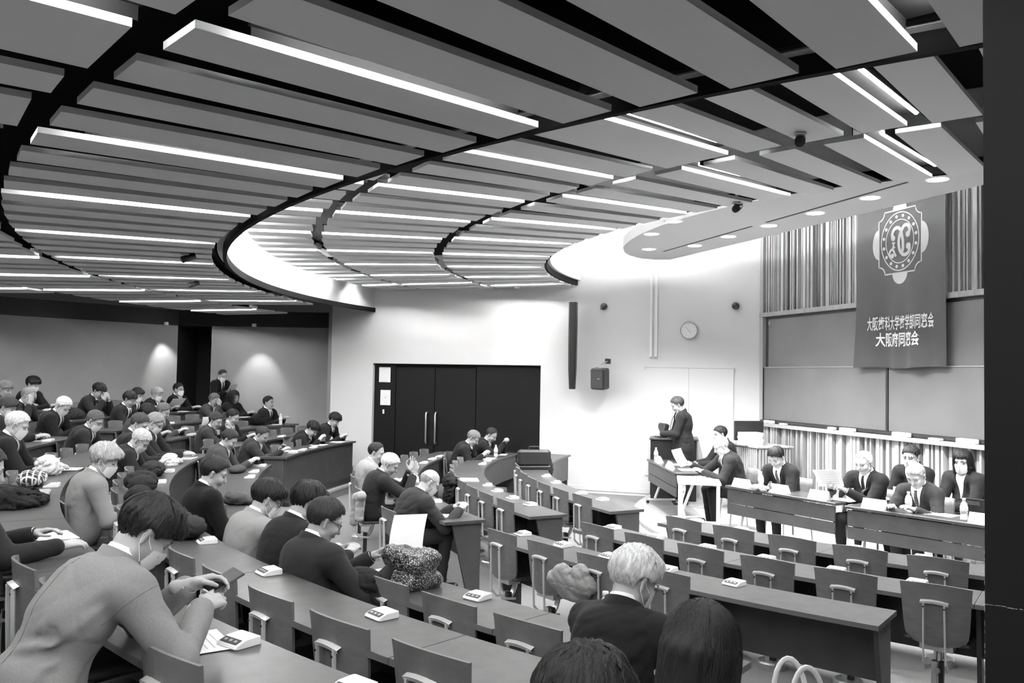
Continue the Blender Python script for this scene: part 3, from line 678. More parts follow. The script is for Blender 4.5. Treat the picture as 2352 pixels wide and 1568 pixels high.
def mask_mesh(h):
    b = MB(); nu, nv = 17, 9; P = []
    for i in range(nu):
        a = math.radians(-66+132*i/(nu-1))
        for j in range(nv):
            v = j/(nv-1); e = abs(a)/math.radians(66); zt = -0.008-0.018*e*e; zb = -0.118+0.035*e*e; z = zt+(zb-zt)*v
            Rx = 0.117-0.014*v*v; Ry = 0.090-0.006*v
            nb = 0.015*math.exp(-(math.degrees(a)/20)**2)*(1-0.8*abs(v-0.3)); pl = 0.0015*math.sin(v*22)
            P.append(((Rx+nb+pl)*math.cos(a)**0.8-0.006, (Ry+pl)*math.sin(a), z))
    b.grid(P, nu, nv); return b
def person(name_label, loc, rz, head=(0.12, 0.0, 1.16), pitch=25, yaw=0, roll=0, hl=None, hr=None, cl=0.5, cr=0.5, dl=None, dr=None, suit=0.03, trouser=None, hair='short', hg=0.02, skin=0.36, mask=False, glasses=False, res=0.013,
           legs=False, stand=False, shirt=True, tie=0.03, collar=True, wr=0.002, fold=0.005, seams=False, seed=1, vfront=True, scale=1.0, sh=0.176, bulk=1.05, pole=None, nst=0, cat='person', group=None, knee=None, fluff=1.0, hands=True, tiepat=False):
    """one figure: body (suit, skin, shoes in one mesh) with hair, mask, glasses, collar, cuffs and tie as children"""
    hip = V3(0, 0, 0.93) if stand else V3(0, 0, 0.54)
    H = V3(*head); p_ = math.radians(pitch); HR = rotz(math.radians(yaw)) @ roty(p_) @ rotx(math.radians(roll))
    NB = H+rotz(math.radians(yaw*0.3)) @ roty(p_*0.55) @ V3(-0.040, 0, -0.138)
    s = unit(NB-hip); y = V3(0, 1, 0); f = unit(np.cross(y, s)); lat = unit(np.cross(s, f)); SR = np.stack([f, lat, s], 1)
    L = lambda t: hip+(NB-hip)*t
    bend = -f*0.035*(1 if pitch > 10 else 0.3)
    B = Field(); bk = bulk
    B.ell(hip, (0.15*bk, 0.185*bk, 0.14), None, 1 if stand else 0, 0.05)
    B.ell(L(0.30)+f*0.015+bend*0.6, (0.135*bk, 0.175*bk, 0.15), SR, 0, 0.07); B.ell(L(0.66)+bend, (0.128*bk, 0.182*bk, 0.175), SR, 0, 0.07)
    B.ell(L(0.85)+bend*0.8-f*0.01, (0.105*bk, 0.17, 0.10), SR, 0, 0.05)
    SH = {}
    for sd, tgt in ((1, hl), (-1, hr)):
        fw_ = 0.0 if tgt is None else min(0.05, max(0, 0.10*(V3(*tgt)[0]-NB[0])))
        SH[sd] = NB-s*0.068+lat*sd*sh+f*(fw_+0.005)+bend*0.3
        B.cone(NB-s*0.012-f*0.012, SH[sd]+s*0.012, 0.066, 0.058, 0, 0.03); B.ell(SH[sd]+lat*sd*0.012, (0.068, 0.062, 0.066), SR, 0, 0.025)
    B.cone(SH[1]-lat*0.02, SH[-1]+lat*0.02, 0.075, 0.075, 0, 0.05)
    ARMS = []; cuffs = []
    fine = max(0.0048, res*0.55); Fh = Field(); rmin = fine*1.25
    for sd, tgt, cu, dd in ((1, hl, cl, dl), (-1, hr, cr, dr)):
        S = SH[sd]; W = V3(*tgt) if tgt is not None else S+V3(0.10, 0.02*sd, -0.52)
        pl = V3(*pole) if pole is not None else V3(-0.35, 0.55*sd, -0.8)
        if pole is not None: pl = pl*V3(1, sd, 1)
        E, W = ik(S, W, 0.295, 0.255, pl)
        ARMS.append((S, E, W)); B.cone(S, E, 0.072*bk, 0.061, 0, 0.035); B.cone(E, W, 0.060, 0.047, 0, 0.02); B.ell(E, (0.062, 0.062, 0.062), None, 0, 0.02)
        fdir = unit(W-E) if dd is None else unit(V3(*dd[0])); nrm = V3(0, 0.25*sd, 1) if dd is None else V3(*dd[1])
        wr_ = W+unit(W-E)*0.028
        if hands: hand_field(Fh, wr_, fdir, nrm, -sd, cu, rmin, 0.0 if dd is None or len(dd) < 3 else dd[2])
        cuffs.append((W-unit(W-E)*0.01, wr_))
    if stand:
        for sd in (-1, 1): B.cone(hip+V3(0, 0.085*sd, -0.03), V3(0.02, 0.09*sd, 0.5), 0.09, 0.065, 1, 0.04); B.cone(V3(0.02, 0.09*sd, 0.5), V3(-0.01, 0.09*sd, 0.09), 0.064, 0.05, 1, 0.03); B.cone(V3(-0.04, 0.09*sd, 0.04), V3(0.14, 0.1*sd, 0.035), 0.042, 0.036, 3, 0.015)
        B.cone(hip+V3(0, 0, 0.1), hip+V3(0, 0, -0.12), 0.165*bk, 0.16*bk, 0, 0.05)
    elif legs:
        kn = knee or (0.43, 0.12, 0.52)
        for sd in (-1, 1):
            K = V3(kn[0], kn[1]*sd, kn[2]); A_ = V3(kn[0]-0.05, kn[1]*sd*0.95, 0.10)
            B.cone(hip+V3(0.02, 0.09*sd, -0.03), K, 0.095, 0.068, 1, 0.04); B.cone(K, A_, 0.064, 0.05, 1, 0.025); B.cone(A_+V3(-0.03, 0, -0.055), A_+V3(0.15, 0, -0.062), 0.042, 0.034, 3, 0.015)
    rf = np.random.default_rng(seed+77); folds = []
    TS = lambda t, th: L(t)+bend*(1 if t > 0.3 else 0.6)+f*0.018*(t < 0.45)-f*0.13*bk*math.cos(math.radians(th))+lat*0.182*bk*math.sin(math.radians(th))
    for sd in (-1, 1):
        for (t0, h0, t1, h1) in ((0.82, 78, 0.50, 28), (0.72, 84, 0.38, 40), (0.60, 92, 0.26, 50), (0.50, 66, 0.42, 8), (0.34, 84, 0.20, 16), (0.55, 120, 0.32, 100), (0.24, 110, 0.14, 60)):
            j_ = rf.normal(size=4)*V3(0.03, 6, 0.03, 0)[[0, 1, 2, 1]]; folds.append((TS(t0+j_[0], sd*(h0+j_[1])), TS(t1+j_[2], sd*(h1+j_[3])), fold*rf.uniform(0.6, 1.2), 0.017))
    for (S_, E_, W_) in ARMS:
        u1 = unit(E_-S_); u2 = unit(W_-E_); inn = unit(u2-u1); ax_ = unit(np.cross(u1, u2)+1e-6)
        for k in (-0.075, -0.035, 0.035, 0.08):
            c_ = E_+(u1 if k < 0 else u2)*k+inn*0.05; folds.append((c_-ax_*0.05+u1*0.012, c_+ax_*0.05-u2*0.01, fold*0.9, 0.013))
        for k in (0.3, 0.5, 0.7): c_ = S_+(E_-S_)*k; q_ = rf.normal(size=3)*0.03; folds.append((c_+inn*0.06+q_, c_+u1*0.09+ax_*0.05-q_, fold*0.7, 0.014))
    body = B.mesh(res, wr, (0, 1), seed, folds=folds)
    # head and neck
    F = Field(); T = lambda x, yy, z: H+HR @ V3(x, yy, z)
    F.cone(NB-s*0.05, T(-0.015, 0, -0.06), 0.058, 0.056, 2, 0.02)
    F.ell(T(-0.006, 0, 0.032), (0.098, 0.079, 0.093), HR, 2, 0.02); F.ell(T(0.022, 0, -0.032), (0.076, 0.068, 0.088), HR, 2, 0.025)
    F.cone(T(0.052, 0.012, -0.098), T(0.052, -0.012, -0.098), 0.029, 0.029, 2, 0.025); F.cone(T(0.01, 0.052, -0.07), T(0.05, 0.015, -0.1), 0.022, 0.022, 2, 0.02); F.cone(T(0.01, -0.052, -0.07), T(0.05, -0.015, -0.1), 0.022, 0.022, 2, 0.02)
    F.cone(T(0.094, 0, 0.012), T(0.114, 0, -0.03), 0.009, 0.0135, 2, 0.012)
    for sd in (-1, 1):
        F.cone(T(0.083, 0.014*sd, 0.03), T(0.072, 0.05*sd, 0.026), 0.015, 0.013, 2, 0.012); F.ell(T(0.066, 0.042*sd, -0.03), (0.028, 0.024, 0.026), HR, 2, 0.02)
        F.cone(T(0.006, 0.079*sd, 0.014), T(-0.012, 0.088*sd, 0.016), 0.008, 0.010, 2, 0.008); F.cone(T(-0.012, 0.088*sd, 0.016), T(-0.006, 0.084*sd, -0.032), 0.009, 0.009, 2, 0.008)
        F.cone(T(0.0875, 0.022*sd, 0.001), T(0.081, 0.044*sd, 0.0), 0.0065, 0.006, 4, 0.003); F.cone(T(0.0985, 0.016*sd, 0.033), T(0.086, 0.052*sd, 0.03), 0.0045, 0.0035, 5, 0.003)
    F.cone(T(0.093, 0.02, -0.062), T(0.093, -0.02, -0.062), 0.0075, 0.0075, 6, 0.006)
    headm = F.mesh(fine)
    handm = Fh.mesh(fine) if hands else None
    suitm = gmat('suit', suit); trm = gmat('suit', suit if trouser is None else trouser); sk = gmat('skin', skin)
    me = np_mesh('person', [body, headm, handm], [suitm, trm, sk, 'shoe', 'eye_dark', gmat('hair', max(0.02, hg*0.6)), gmat('skin', skin*0.72)])
    o = link('person', me); o.location = loc; o.rotation_euler = (0, 0, rz); o.scale = (scale,)*3
    tag(o, name_label, cat, group)
    HM = Matrix([list(HR[i])+[H[i]] for i in range(3)]+[[0, 0, 0, 1]])
    # hair
    if hair:
        q, infl = make_hair(hair, hg, fine*1.1, seed, fluff)
        hme = np_mesh('hair', [q], [gmat('hair', hg)]); ho = link('hair', hme, o); ho.matrix_local = HM
        if hair != 'bald':
            lk = strands(hair, hg, 170 if nst else 90, seed+40, infl, 0.004, 0.009, 0.0, 0.010 if hair in ('full', 'fluffy') else 0.004, True)
            if lk.v: lo_ = lk.build('hair_locks', gmat('hair', hg), ho, True); lo_['kind'] = 'stuff'
        if nst:
            so_ = strands(hair, hg, nst, seed, infl).build('hair_strands', gmat('hair', min(0.8, hg*1.5+0.005)), ho); so_['kind'] = 'stuff'
    if mask:
        mo = mask_mesh(1).build('face_mask', 'mask_white', o, True); mo.matrix_local = HM
        for sd in (-1, 1):
            MB().tube([(0.042, 0.083*sd, -0.03), (0.012, 0.087*sd, -0.012), (-0.012, 0.094*sd, 0.018), (-0.022, 0.092*sd, -0.005), (-0.008, 0.088*sd, -0.04), (0.042, 0.078*sd, -0.085)], 0.0017, 5).build('ear_loop', 'mask_white', mo)
    if glasses:
        g = MB()
        for sd in (-1, 1):
            c_ = [(0.110-0.018*(abs(yy)-0.01)/0.05, yy*sd, zz) for yy, zz in ((0.01, 0.018), (0.055, 0.018), (0.058, -0.004), (0.05, -0.02), (0.018, -0.02), (0.01, -0.005), (0.01, 0.018))]
            g.tube(c_, 0.0014, 5); g.tube([(0.092, 0.058*sd, 0.014), (0.04, 0.083*sd, 0.016), (-0.015, 0.09*sd, 0.02), (-0.03, 0.088*sd, 0.0)], 0.0018, 5)
        g.tube([(0.112, 0.01, 0.012), (0.115, 0, 0.014), (0.112, -0.01, 0.012)], 0.0014, 5)
        go = g.build('glasses', 'dark_metal', o); go.matrix_local = HM
    # collars and cuffs
    if collar:
        nd = unit(T(-0.015, 0, -0.06)-NB); fx = unit(f-nd*(f @ nd)); ly = np.cross(nd, fx); CM = Matrix([[fx[i], ly[i], nd[i]] for i in range(3)])
        def band(r0, z0, z1, dz, gap, mt, nm, fwd=0.0):
            b = MB(); P = []; n = 24
            for k in range(n+1):
                a = gap+(2*math.pi-2*gap)*k/n; ca, sa = math.cos(a), math.sin(a); back = (1-ca)/2
                for (rr, z_) in ((r0+0.010, z0+dz*back), (r0, z1+dz*back), (r0-0.006, z1+dz*back), (r0-0.004, z0+dz*back)): P.append((rr*ca+fwd, rr*0.96*sa, z_))
            b.grid(P, n+1, 4); q_ = b.build(nm, mt, o, True); q_.matrix_local = Matrix.LocRotScale(Vector(NB), CM.to_quaternion(), None)
        if shirt: band(0.066, 0.015, 0.058, 0.010, 0.25, 'shirt_white', 'shirt_collar', 0.004)
        band(0.080, -0.012, 0.036, 0.014, 0.85, suitm, 'jacket_collar', -0.004)
    if vfront or seams:
        bvh = BVHTree.FromPolygons([tuple(v) for v in body[0]], [tuple(q_) for q_ in body[1]])
    if seams:
        def line(org_dir, rad=0.0013):
            pts = []
            for og, dr_ in org_dir:
                hit = bvh.ray_cast(Vector(og), Vector(dr_), 1.2)
                if hit[0] is not None: pts.append(tuple(hit[0]))
            if len(pts) > 3: MB().tube(pts, rad, 4).build('seam', gmat('suit', suit*0.55), o)
        line([(NB-s*(0.02+0.46*k/20)-f*0.6, f) for k in range(21)])
        for sd, (S_, E_, W_) in zip((1, -1), ARMS):
            u1 = unit(E_-S_); c_ = S_+u1*0.035; a1 = unit(lat*sd-u1*(lat*sd @ u1)); a2 = np.cross(u1, a1)
            line([(c_+(a1*math.cos(q_)+a2*math.sin(q_))*0.3, -(a1*math.cos(q_)+a2*math.sin(q_))) for q_ in np.linspace(-1.7, 1.7, 22)], 0.001)
    if vfront or shirt:
        if vfront:
            bvh = BVHTree.FromPolygons([tuple(v) for v in body[0]], [tuple(q_) for q_ in body[1]])
            def patch(w0, w1, w2, w3, l0, l1, off, mt, nm, nu=7, nv=14, shift=0.0):
                P = []
                for j in range(nv):
                    v = j/(nv-1); a = w0+(w1-w0)*v; b_ = w2+(w3-w2)*v
                    for i in range(nu):
                        yy = a+(b_-a)*i/(nu-1); st = NB-s*(l0+(l1-l0)*v)+lat*yy; org = st+f*0.27
                        hit = bvh.ray_cast(Vector(org), Vector(-f), 0.5); lm_ = 0.12+0.07*min(1, max(0, l0+(l1-l0)*v)/0.15)
                        pt = np.array(hit[0]) if hit[0] is not None else st+f*0.09
                        if (pt-st) @ f > lm_: pt = st+f*lm_
                        P.append(tuple(pt+f*off))
                m_ = MB(); m_.grid(P, nv, nu); return m_.build(nm, mt, o, True)
            if shirt:
                sp = patch(-0.062, -0.004, 0.062, 0.004, -0.02, 0.27, 0.004, 'shirt_white', 'shirt_front')
                if tie is not None:
                    tn = gmat('suit', tie); tk = patch(-0.014, -0.026, 0.014, 0.026, 0.012, 0.235, 0.011, tn, 'tie', 3, 10)
                    if tiepat:
                        for k in range(9): patch(-0.012, -0.012, 0.002, 0.002, 0.03+0.022*k, 0.036+0.022*k, 0.0125, 'mid_plastic', 'tie_dot', 2, 2)
                for sd in (-1, 1): patch(sd*0.066, sd*0.006, sd*0.105, sd*0.03, -0.01, 0.28, 0.006, suitm, 'lapel', 3, 12)
    if shirt and hands:
        for a, b_ in cuffs:
            MB().tube([tuple(a), tuple(b_+unit(b_-a)*0.002)], 0.037, 14).build('shirt_cuff', 'shirt_white', o, True)
    return o
mat('shoe', 0.012, 0.3); mat('eye_dark', 0.03, 0.3); mat('mask_white', 0.82, 0.75, bump=0.05, bscale=160); mat('shirt_white', 0.80, 0.7)
def seat(row, a, back=0.30):
    OCC.setdefault(row, []).append(a); OCCB[(row, a)] = back
    p = pol(ROWR[row]+DD+back, a, ROWF[row]); return (p.x, p.y, p.z), math.radians(a+180)
OCCB = {}
# ------------------------------------------------------------------ the audience
GA = 'seated audience in suits'
def aud(row, a, label, hx, hz, back=0.28, **k):
    loc, rz = seat(row, a, back); k.setdefault('group', GA); k.setdefault('res', 0.0155)
    k.setdefault('hl', (back+0.20, 0.10, 0.775)); k.setdefault('hr', (back+0.20, -0.10, 0.775)); k.setdefault('seed', int(a*10) % 997)
    return person(label, loc, rz, head=(hx, k.pop('hy', 0.0), hz), **k)
P1 = aud(5, 225.7, 'man in grey suit and face mask bent over a phone, nearest at left', 0.45, 1.155, 0.40, pitch=44, yaw=-14, suit=0.20, trouser=0.02, hair='full', hg=0.016, skin=0.40, mask=True, res=0.0095, wr=0.0025, fold=0.0085, legs=True, seams=True,
     hl=(0.61, 0.0, 0.92), hr=(0.60, -0.16, 0.87), cl=0.75, cr=0.85, dl=((0.85, -0.35, 0.1), (-0.2, 0.75, 0.6)), dr=((0.9, 0.35, 0.12), (-0.1, -0.7, 0.7)), nst=1500, vfront=False, seed=3, pole=(-0.2, 0.75, -0.75), bulk=1.06, sh=0.18)
P2 = aud(3, 230.8, 'white-haired man in dark suit with glasses, seen from behind at right', 0.20, 1.13, pitch=26, yaw=-24, suit=0.022, hair='fluffy', fluff=0.7, hg=0.62, skin=0.42, mask=True, glasses=True, res=0.0105, nst=1100, vfront=False, seed=8, wr=0.004, seams=True, sh=0.18, bulk=1.05)
P3 = aud(4, 234.3, 'woman with long dark hair seen from behind', 0.13, 1.085, pitch=14, hl=(0.38, 0.10, 0.76), hr=(0.36, -0.02, 0.76), suit=0.02, hair='long', hg=0.020, skin=0.42, res=0.0115, nst=2200, vfront=False, shirt=False, seed=5, sh=0.15, fluff=1.15)
P4 = aud(5, 234.7, 'top of a dark-haired head at the bottom edge', 0.18, 1.07, pitch=22, suit=0.02, hair='full', hg=0.014, skin=0.40, res=0.011, nst=1600, vfront=False, shirt=False, seed=6)
P5 = aud(3, 220.1, 'man in dark suit holding up a large white sheet', 0.10, 1.10, pitch=26, yaw=-14, suit=0.036, hair='short', fluff=1.3, hg=0.035, skin=0.36, res=0.0115, glasses=True, hl=(0.42, 0.02, 0.83), hr=(0.42, -0.24, 0.80), cl=0.6, cr=0.7, nst=800, seams=True, vfront=False, bulk=1.06, sh=0.18)
P6 = aud(3, 217.6, 'dark-haired man in black suit behind the paper reader', 0.23, 1.13, pitch=30, yaw=-4, suit=0.024, hair='full', hg=0.015, skin=0.38, res=0.013, vfront=False, nst=400)
P7 = aud(3, 214.9, 'dark-haired man in light grey jacket with face mask and glasses', 0.17, 1.09, pitch=30, yaw=-8, suit=0.26, hair='full', hg=0.016, skin=0.42, mask=True, glasses=True, res=0.0125, seams=True, vfront=False, nst=400)
P8 = aud(3, 209.2, 'man in black suit looking down, beside a dark folded jacket', 0.08, 1.15, pitch=24, yaw=-10, suit=0.009, hair='short', fluff=1.4, hg=0.02, skin=0.42, res=0.0125, vfront=False, hl=(0.34, 0.08, 0.70), hr=(0.36, -0.10, 0.70), bulk=1.05)
P9 = aud(4, 206.8, 'grey-haired person in pale grey suit with white mask', 0.16, 1.12, pitch=24, yaw=-12, suit=0.21, hair='fluffy', hg=0.36, skin=0.42, mask=True, res=0.0125, nst=500, seams=True, vfront=False, hl=(0.40, 0.10, 0.70), hr=(0.42, -0.14, 0.70))
P10 = aud(2, 205.3, 'bald man in dark grey suit writing at the row end', 0.30, 1.05, 0.30, pitch=36, yaw=-6, suit=0.050, trouser=0.035, hair='bald', hg=0.30, skin=0.50, mask=True, res=0.0125, legs=True, knee=(0.44, 0.16, 0.55), hl=(0.55, 0.0, 0.775), hr=(0.56, -0.17, 0.775), cl=0.9, cr=1.0, vfront=False, bulk=1.05, wr=0.003, fold=0.007, seams=True)
P11 = aud(2, 196.3, 'white-haired man in dark suit raising his spread fingers', 0.22, 1.07, pitch=32, yaw=-12, suit=0.026, hair='short', hg=0.62, skin=0.40, res=0.0135, hl=(0.47, 0.05, 0.97), hr=(0.48, -0.12, 0.93), cl=0.3, cr=0.3, dl=((0.35, 0.0, 0.95), (0.6, 0.5, 0), 1.2), dr=((0.35, 0.1, 0.9), (0.6, -0.6, 0), 1.4), legs=True, vfront=False)
P12 = aud(2, 189.5, 'man in light grey suit at the far end of the third row', 0.15, 1.10, pitch=16, yaw=-14, suit=0.30, hair='receding', hg=0.03, skin=0.42, res=0.0145, hl=(0.42, 0.08, 0.72), hr=(0.42, -0.1, 0.72))
P13 = aud(1, 168.8, 'grey-haired man in dark suit with glasses writing near the door', 0.30, 1.06, pitch=36, suit=0.020, hair='short', fluff=1.3, hg=0.20, skin=0.42, glasses=True, cr=1.0)
P14 = aud(1, 162.0, 'balding man in dark suit with clasped raised hands near the door', 0.32, 1.05, pitch=34, suit=0.020, hair='receding', hg=0.03, skin=0.46, hl=(0.58, 0.02, 0.90), hr=(0.57, -0.05, 0.90), cl=1.2, cr=1.2)
P15 = aud(3, 187.4, 'man in brownish grey suit with lanyard, looking down', 0.22, 1.08, pitch=34, yaw=-10, suit=0.085, hair='short', hg=0.035, skin=0.40, res=0.0145)
P16 = aud(3, 178.6, 'man with receding hair in dark suit at the aisle desk end', 0.22, 1.01, pitch=36, yaw=-8, suit=0.040, hair='receding', hg=0.06, skin=0.36, res=0.0145, cr=0.9, hr=(0.56, -0.16, 0.775))
P17 = aud(3, 164.6, 'dark-haired man in black suit writing beside the white wall end', 0.33, 1.10, pitch=36, suit=0.020, hair='full', hg=0.012, skin=0.44)
P18 = aud(3, 168.9, 'dark-haired man in black suit leaning low over papers', 0.32, 0.985, pitch=44, suit=0.018, hair='full', hg=0.012, skin=0.46, glasses=True)
P19 = aud(5, 160.8, 'upright dark-suited man against the grey wall', 0.12, 1.12, pitch=2, yaw=6, suit=0.020, hair='short', hg=0.014, skin=0.40, hl=(0.45, 0.05, 0.80), hr=(0.47, -0.06, 0.80), cl=0.8, cr=0.8)
P20 = aud(4, 176.6, 'man in charcoal suit with hands to his mouth', 0.20, 1.075, pitch=22, yaw=-10, suit=0.050, hair='short', fluff=1.4, hg=0.05, skin=0.38, hl=(0.42, 0.03, 0.93), hr=(0.42, -0.05, 0.92), cl=1.0, cr=1.0, dl=((0.1, -0.3, 0.95), (0.9, 0.3, 0)), dr=((0.1, 0.3, 0.95), (0.9, -0.3, 0)), res=0.0145)
P21 = aud(4, 173.6, 'man in black jacket with dark hair beside the charcoal suit', 0.20, 1.10, pitch=22, yaw=-4, suit=0.012, hair='short', hg=0.014, skin=0.38)
P22 = aud(6, 163.4, 'grey-suited man with hand to his face near the rear recess', 0.16, 1.06, pitch=22, suit=0.07, hair='short', hg=0.12, skin=0.36, hr=(0.34, -0.10, 0.93), cr=0.7, dr=((0.0, 0.3, 0.95), (0.9, -0.3, 0)))
P23 = aud(6, 160.6, 'woman with long dark hair in front of the standing man', 0.10, 1.10, pitch=12, suit=0.018, hair='long', hg=0.012, skin=0.40, shirt=False, vfront=False)
P25 = aud(7, 163.0, 'upright masked man in dark suit by the dark recess', 0.10, 1.13, pitch=4, yaw=4, suit=0.014, hair='short', hg=0.02, skin=0.40, mask=True, glasses=True)
P26 = aud(7, 165.5, 'grey-haired masked person in black near the rear wall', 0.12, 1.05, pitch=16, suit=0.014, hair='fluffy', fluff=0.7, hg=0.34, skin=0.42, mask=True)
P27 = aud(7, 168.0, 'dark-haired masked man in black near the rear wall', 0.18, 1.05, pitch=20, suit=0.012, hair='full', fluff=0.7, hg=0.02, skin=0.42, mask=True)
P28 = aud(6, 174.2, 'dark-haired man in dark suit bowed before a masked neighbour', 0.20, 1.14, pitch=26, suit=0.026, hair='full', fluff=0.7, hg=0.022, skin=0.36)
P29 = aud(7, 172.8, 'man in dark suit pressing both hands to his brow', 0.28, 1.15, pitch=34, suit=0.030, hair='full', fluff=0.8, hg=0.014, skin=0.38, hl=(0.42, 0.10, 0.97), hr=(0.42, -0.10, 0.97), cl=0.7, cr=0.7, dl=((0.1, -0.5, 0.8), (0.9, 0.2, 0)), dr=((0.1, 0.5, 0.8), (0.9, -0.2, 0)))
P30 = aud(6, 182.6, 'white-haired masked man in black coat bowed at the far left', 0.25, 1.11, pitch=40, yaw=-8, suit=0.012, hair='short', hg=0.66, skin=0.44, mask=True, bulk=1.08)
P31 = aud(8, 173.8, 'black-haired masked man in the rearmost row', 0.12, 1.13, pitch=22, suit=0.018, hair='full', hg=0.010, skin=0.42, mask=True)
P32 = aud(7, 179.6, 'balding grey man resting his cheek on his hand', 0.20, 1.10, pitch=28, suit=0.026, hair='thin', hg=0.22, skin=0.38, hr=(0.30, -0.14, 0.95), cr=0.5, dr=((0.1, 0.2, 0.95), (0.8, -0.5, 0)))
P33 = aud(8, 176.2, 'grey-haired man in dark jacket at the upper left edge', 0.10, 1.06, pitch=20, suit=0.024, hair='fluffy', fluff=0.7, hg=0.16, skin=0.40)
P34 = aud(6, 187.9, 'masked man with brushed-back grey hair at the left edge', 0.12, 1.14, pitch=24, suit=0.020, hair='full', fluff=0.7, hg=0.07, skin=0.42, mask=True, res=0.0145)
P35 = aud(5, 198.6, 'white-haired man with white mask and striped tie at the left edge', 0.16, 1.19, pitch=26, suit=0.018, hair='short', hg=0.58, skin=0.46, mask=True, res=0.0135)
P36 = aud(5, 187.2, 'masked man in dark suit with short grey hair writing', 0.26, 1.085, pitch=32, yaw=-8, suit=0.026, hair='short', hg=0.10, skin=0.40, mask=True, glasses=True, res=0.0145)
P37 = aud(4, 190.4, 'man with grey hair and large ear behind a bowed white-haired man', 0.12, 1.20, pitch=30, yaw=-6, suit=0.028, hair='short', hg=0.08, skin=0.38, mask=True, res=0.0145)
P38 = aud(4, 187.0, 'grey-haired man with white mask and glasses leaning over papers', 0.12, 1.17, pitch=34, suit=0.026, hair='short', fluff=1.3, hg=0.26, skin=0.40, mask=True, glasses=True, res=0.0145)
P39 = aud(4, 193.4, 'white-haired man in dark suit bowed with his face down', 0.27, 1.055, pitch=46, yaw=-6, suit=0.024, hair='short', hg=0.50, skin=0.40, mask=True, res=0.0145)
P40 = aud(5, 176.4, 'man with brown-grey hair sitting by a large white sheet', 0.20, 1.09, pitch=26, suit=0.08, hair='short', fluff=1.3, hg=0.12, skin=0.38)
P41 = aud(5, 179.2, 'man in grey coat stooping with a white collar showing', 0.24, 1.10, pitch=44, suit=0.085, hair='full', hg=0.015, skin=0.38, bulk=1.12)
P42 = aud(5, 216.6, 'man cut by the left edge resting a sleeve on the desk', 0.16, 1.20, pitch=20, suit=0.026, hair='short', hg=0.05, skin=0.40, res=0.0125, hr=(0.50, -0.22, 0.78), hl=(0.42, 0.12, 0.80), nst=0)
# ------------------------------------------------------------------ people on the stage and standing
GS = 'people on the stage'
P45 = person('man in dark suit standing at the podium reading a sheet', (2.86, 14.30, STAGE), math.radians(176), head=(0.10, 0, 1.64), pitch=24, stand=True, suit=0.030, hair='short', fluff=1.5, hg=0.09, skin=0.38, hl=(0.36, 0.06, 1.16), hr=(0.34, -0.12, 1.14), cl=0.7, cr=0.7, res=0.0135, seed=21, group=GS, scale=0.995)
P46 = person('white-haired man with glasses at the white side table', (3.20, 12.10, STAGE), math.radians(186), head=(0.26, 0, 1.14), pitch=28, suit=0.030, trouser=0.014, hair='short', fluff=0.8, hg=0.55, skin=0.48, glasses=True, legs=True, hl=(0.54, 0.12, 0.79), hr=(0.62, -0.16, 0.86), cl=0.6, cr=0.8, res=0.0125, seed=22, group=GS)
P47 = person('dark-haired man hidden behind the white-haired man on stage', (3.50, 13.85, STAGE), math.radians(184), head=(0.14, 0, 1.19), pitch=14, suit=0.024, hair='short', hg=0.03, skin=0.42, res=0.015, seed=23, group=GS, hl=(0.5, 0.1, 0.72), hr=(0.5, -0.1, 0.72))
aA = math.atan2(-TANY, -TANX) if 'TANY' in globals() else math.radians(180+32)
def facing(dx, dy): return math.atan2(dy, dx)
def stage_person(label, hxw, hyw, hzw, dirv, hx, **k):
    d_ = unit((dirv[0], dirv[1], 0)); loc = (hxw-d_[0]*hx, hyw-d_[1]*hx, STAGE); k.setdefault('res', 0.0135); k.setdefault('legs', True)
    o = person(label, loc, math.atan2(d_[1], d_[0]), head=(hx, 0, hzw-STAGE), group=GS, **k); return o
P48 = stage_person('dark-haired man in dark suit writing alone at the first stage table', 3.34, 10.85, 1.16, (-0.80, -0.60), 0.24, pitch=36, suit=0.022, hair='short', fluff=1.4, hg=0.014, skin=0.46, hl=(0.52, 0.12, 0.745), hr=(0.52, -0.10, 0.745), cr=1.0, seed=31, tie=0.12, res=0.0125)
P49 = stage_person('white-haired man in dark suit reading a large sheet on stage', 4.06, 9.93, 1.20, (-0.80, -0.60), 0.12, pitch=22, suit=0.024, hair='thin', hg=0.55, skin=0.48, hl=(0.40, -0.02, 0.83), hr=(0.40, -0.24, 0.85), cl=0.8, cr=0.8, seed=32, tie=0.02, yaw=-8, res=0.0125)
P51 = stage_person('grey-haired man in grey suit with a patterned tie looking down', 4.36, 9.30, 1.13, (-0.78, -0.62), 0.20, pitch=34, suit=0.048, hair='short', fluff=0.7, hg=0.36, skin=0.50, hl=(0.46, 0.14, 0.74), hr=(0.48, -0.14, 0.74), seed=33, tie=0.10, tiepat=True, res=0.012)
P50 = stage_person('masked dark-haired man sitting behind the patterned tie man', 4.75, 10.26, 1.25, (-0.86, -0.5), 0.12, pitch=18, yaw=10, suit=0.024, hair='short', hg=0.035, skin=0.42, mask=True, seed=34, hl=(0.38, 0.08, 0.74), hr=(0.4, -0.1, 0.74))
P52 = stage_person('masked woman with dark bob hair in open jacket by the pillar', 5.13, 9.81, 1.24, (-0.88, -0.48), 0.10, pitch=12, yaw=12, suit=0.034, hair='bob', hg=0.016, skin=0.46, mask=True, seed=35, hl=(0.42, 0.06, 0.70), hr=(0.44, -0.06, 0.70), tie=None, fluff=0.9)
P24 = person('masked man in black standing in the recess at the rear', (-6.14, 18.12, 0.59), math.radians(-30), head=(0.12, 0, 1.53), pitch=26, stand=True, suit=0.010, hair='receding', hg=0.05, skin=0.34, mask=True, hl=(0.36, 0.08, 1.18), hr=(0.34, -0.08, 1.16), cl=0.7, cr=0.7, res=0.016, scale=0.93, seed=24, group='standing people', tie=0.03)
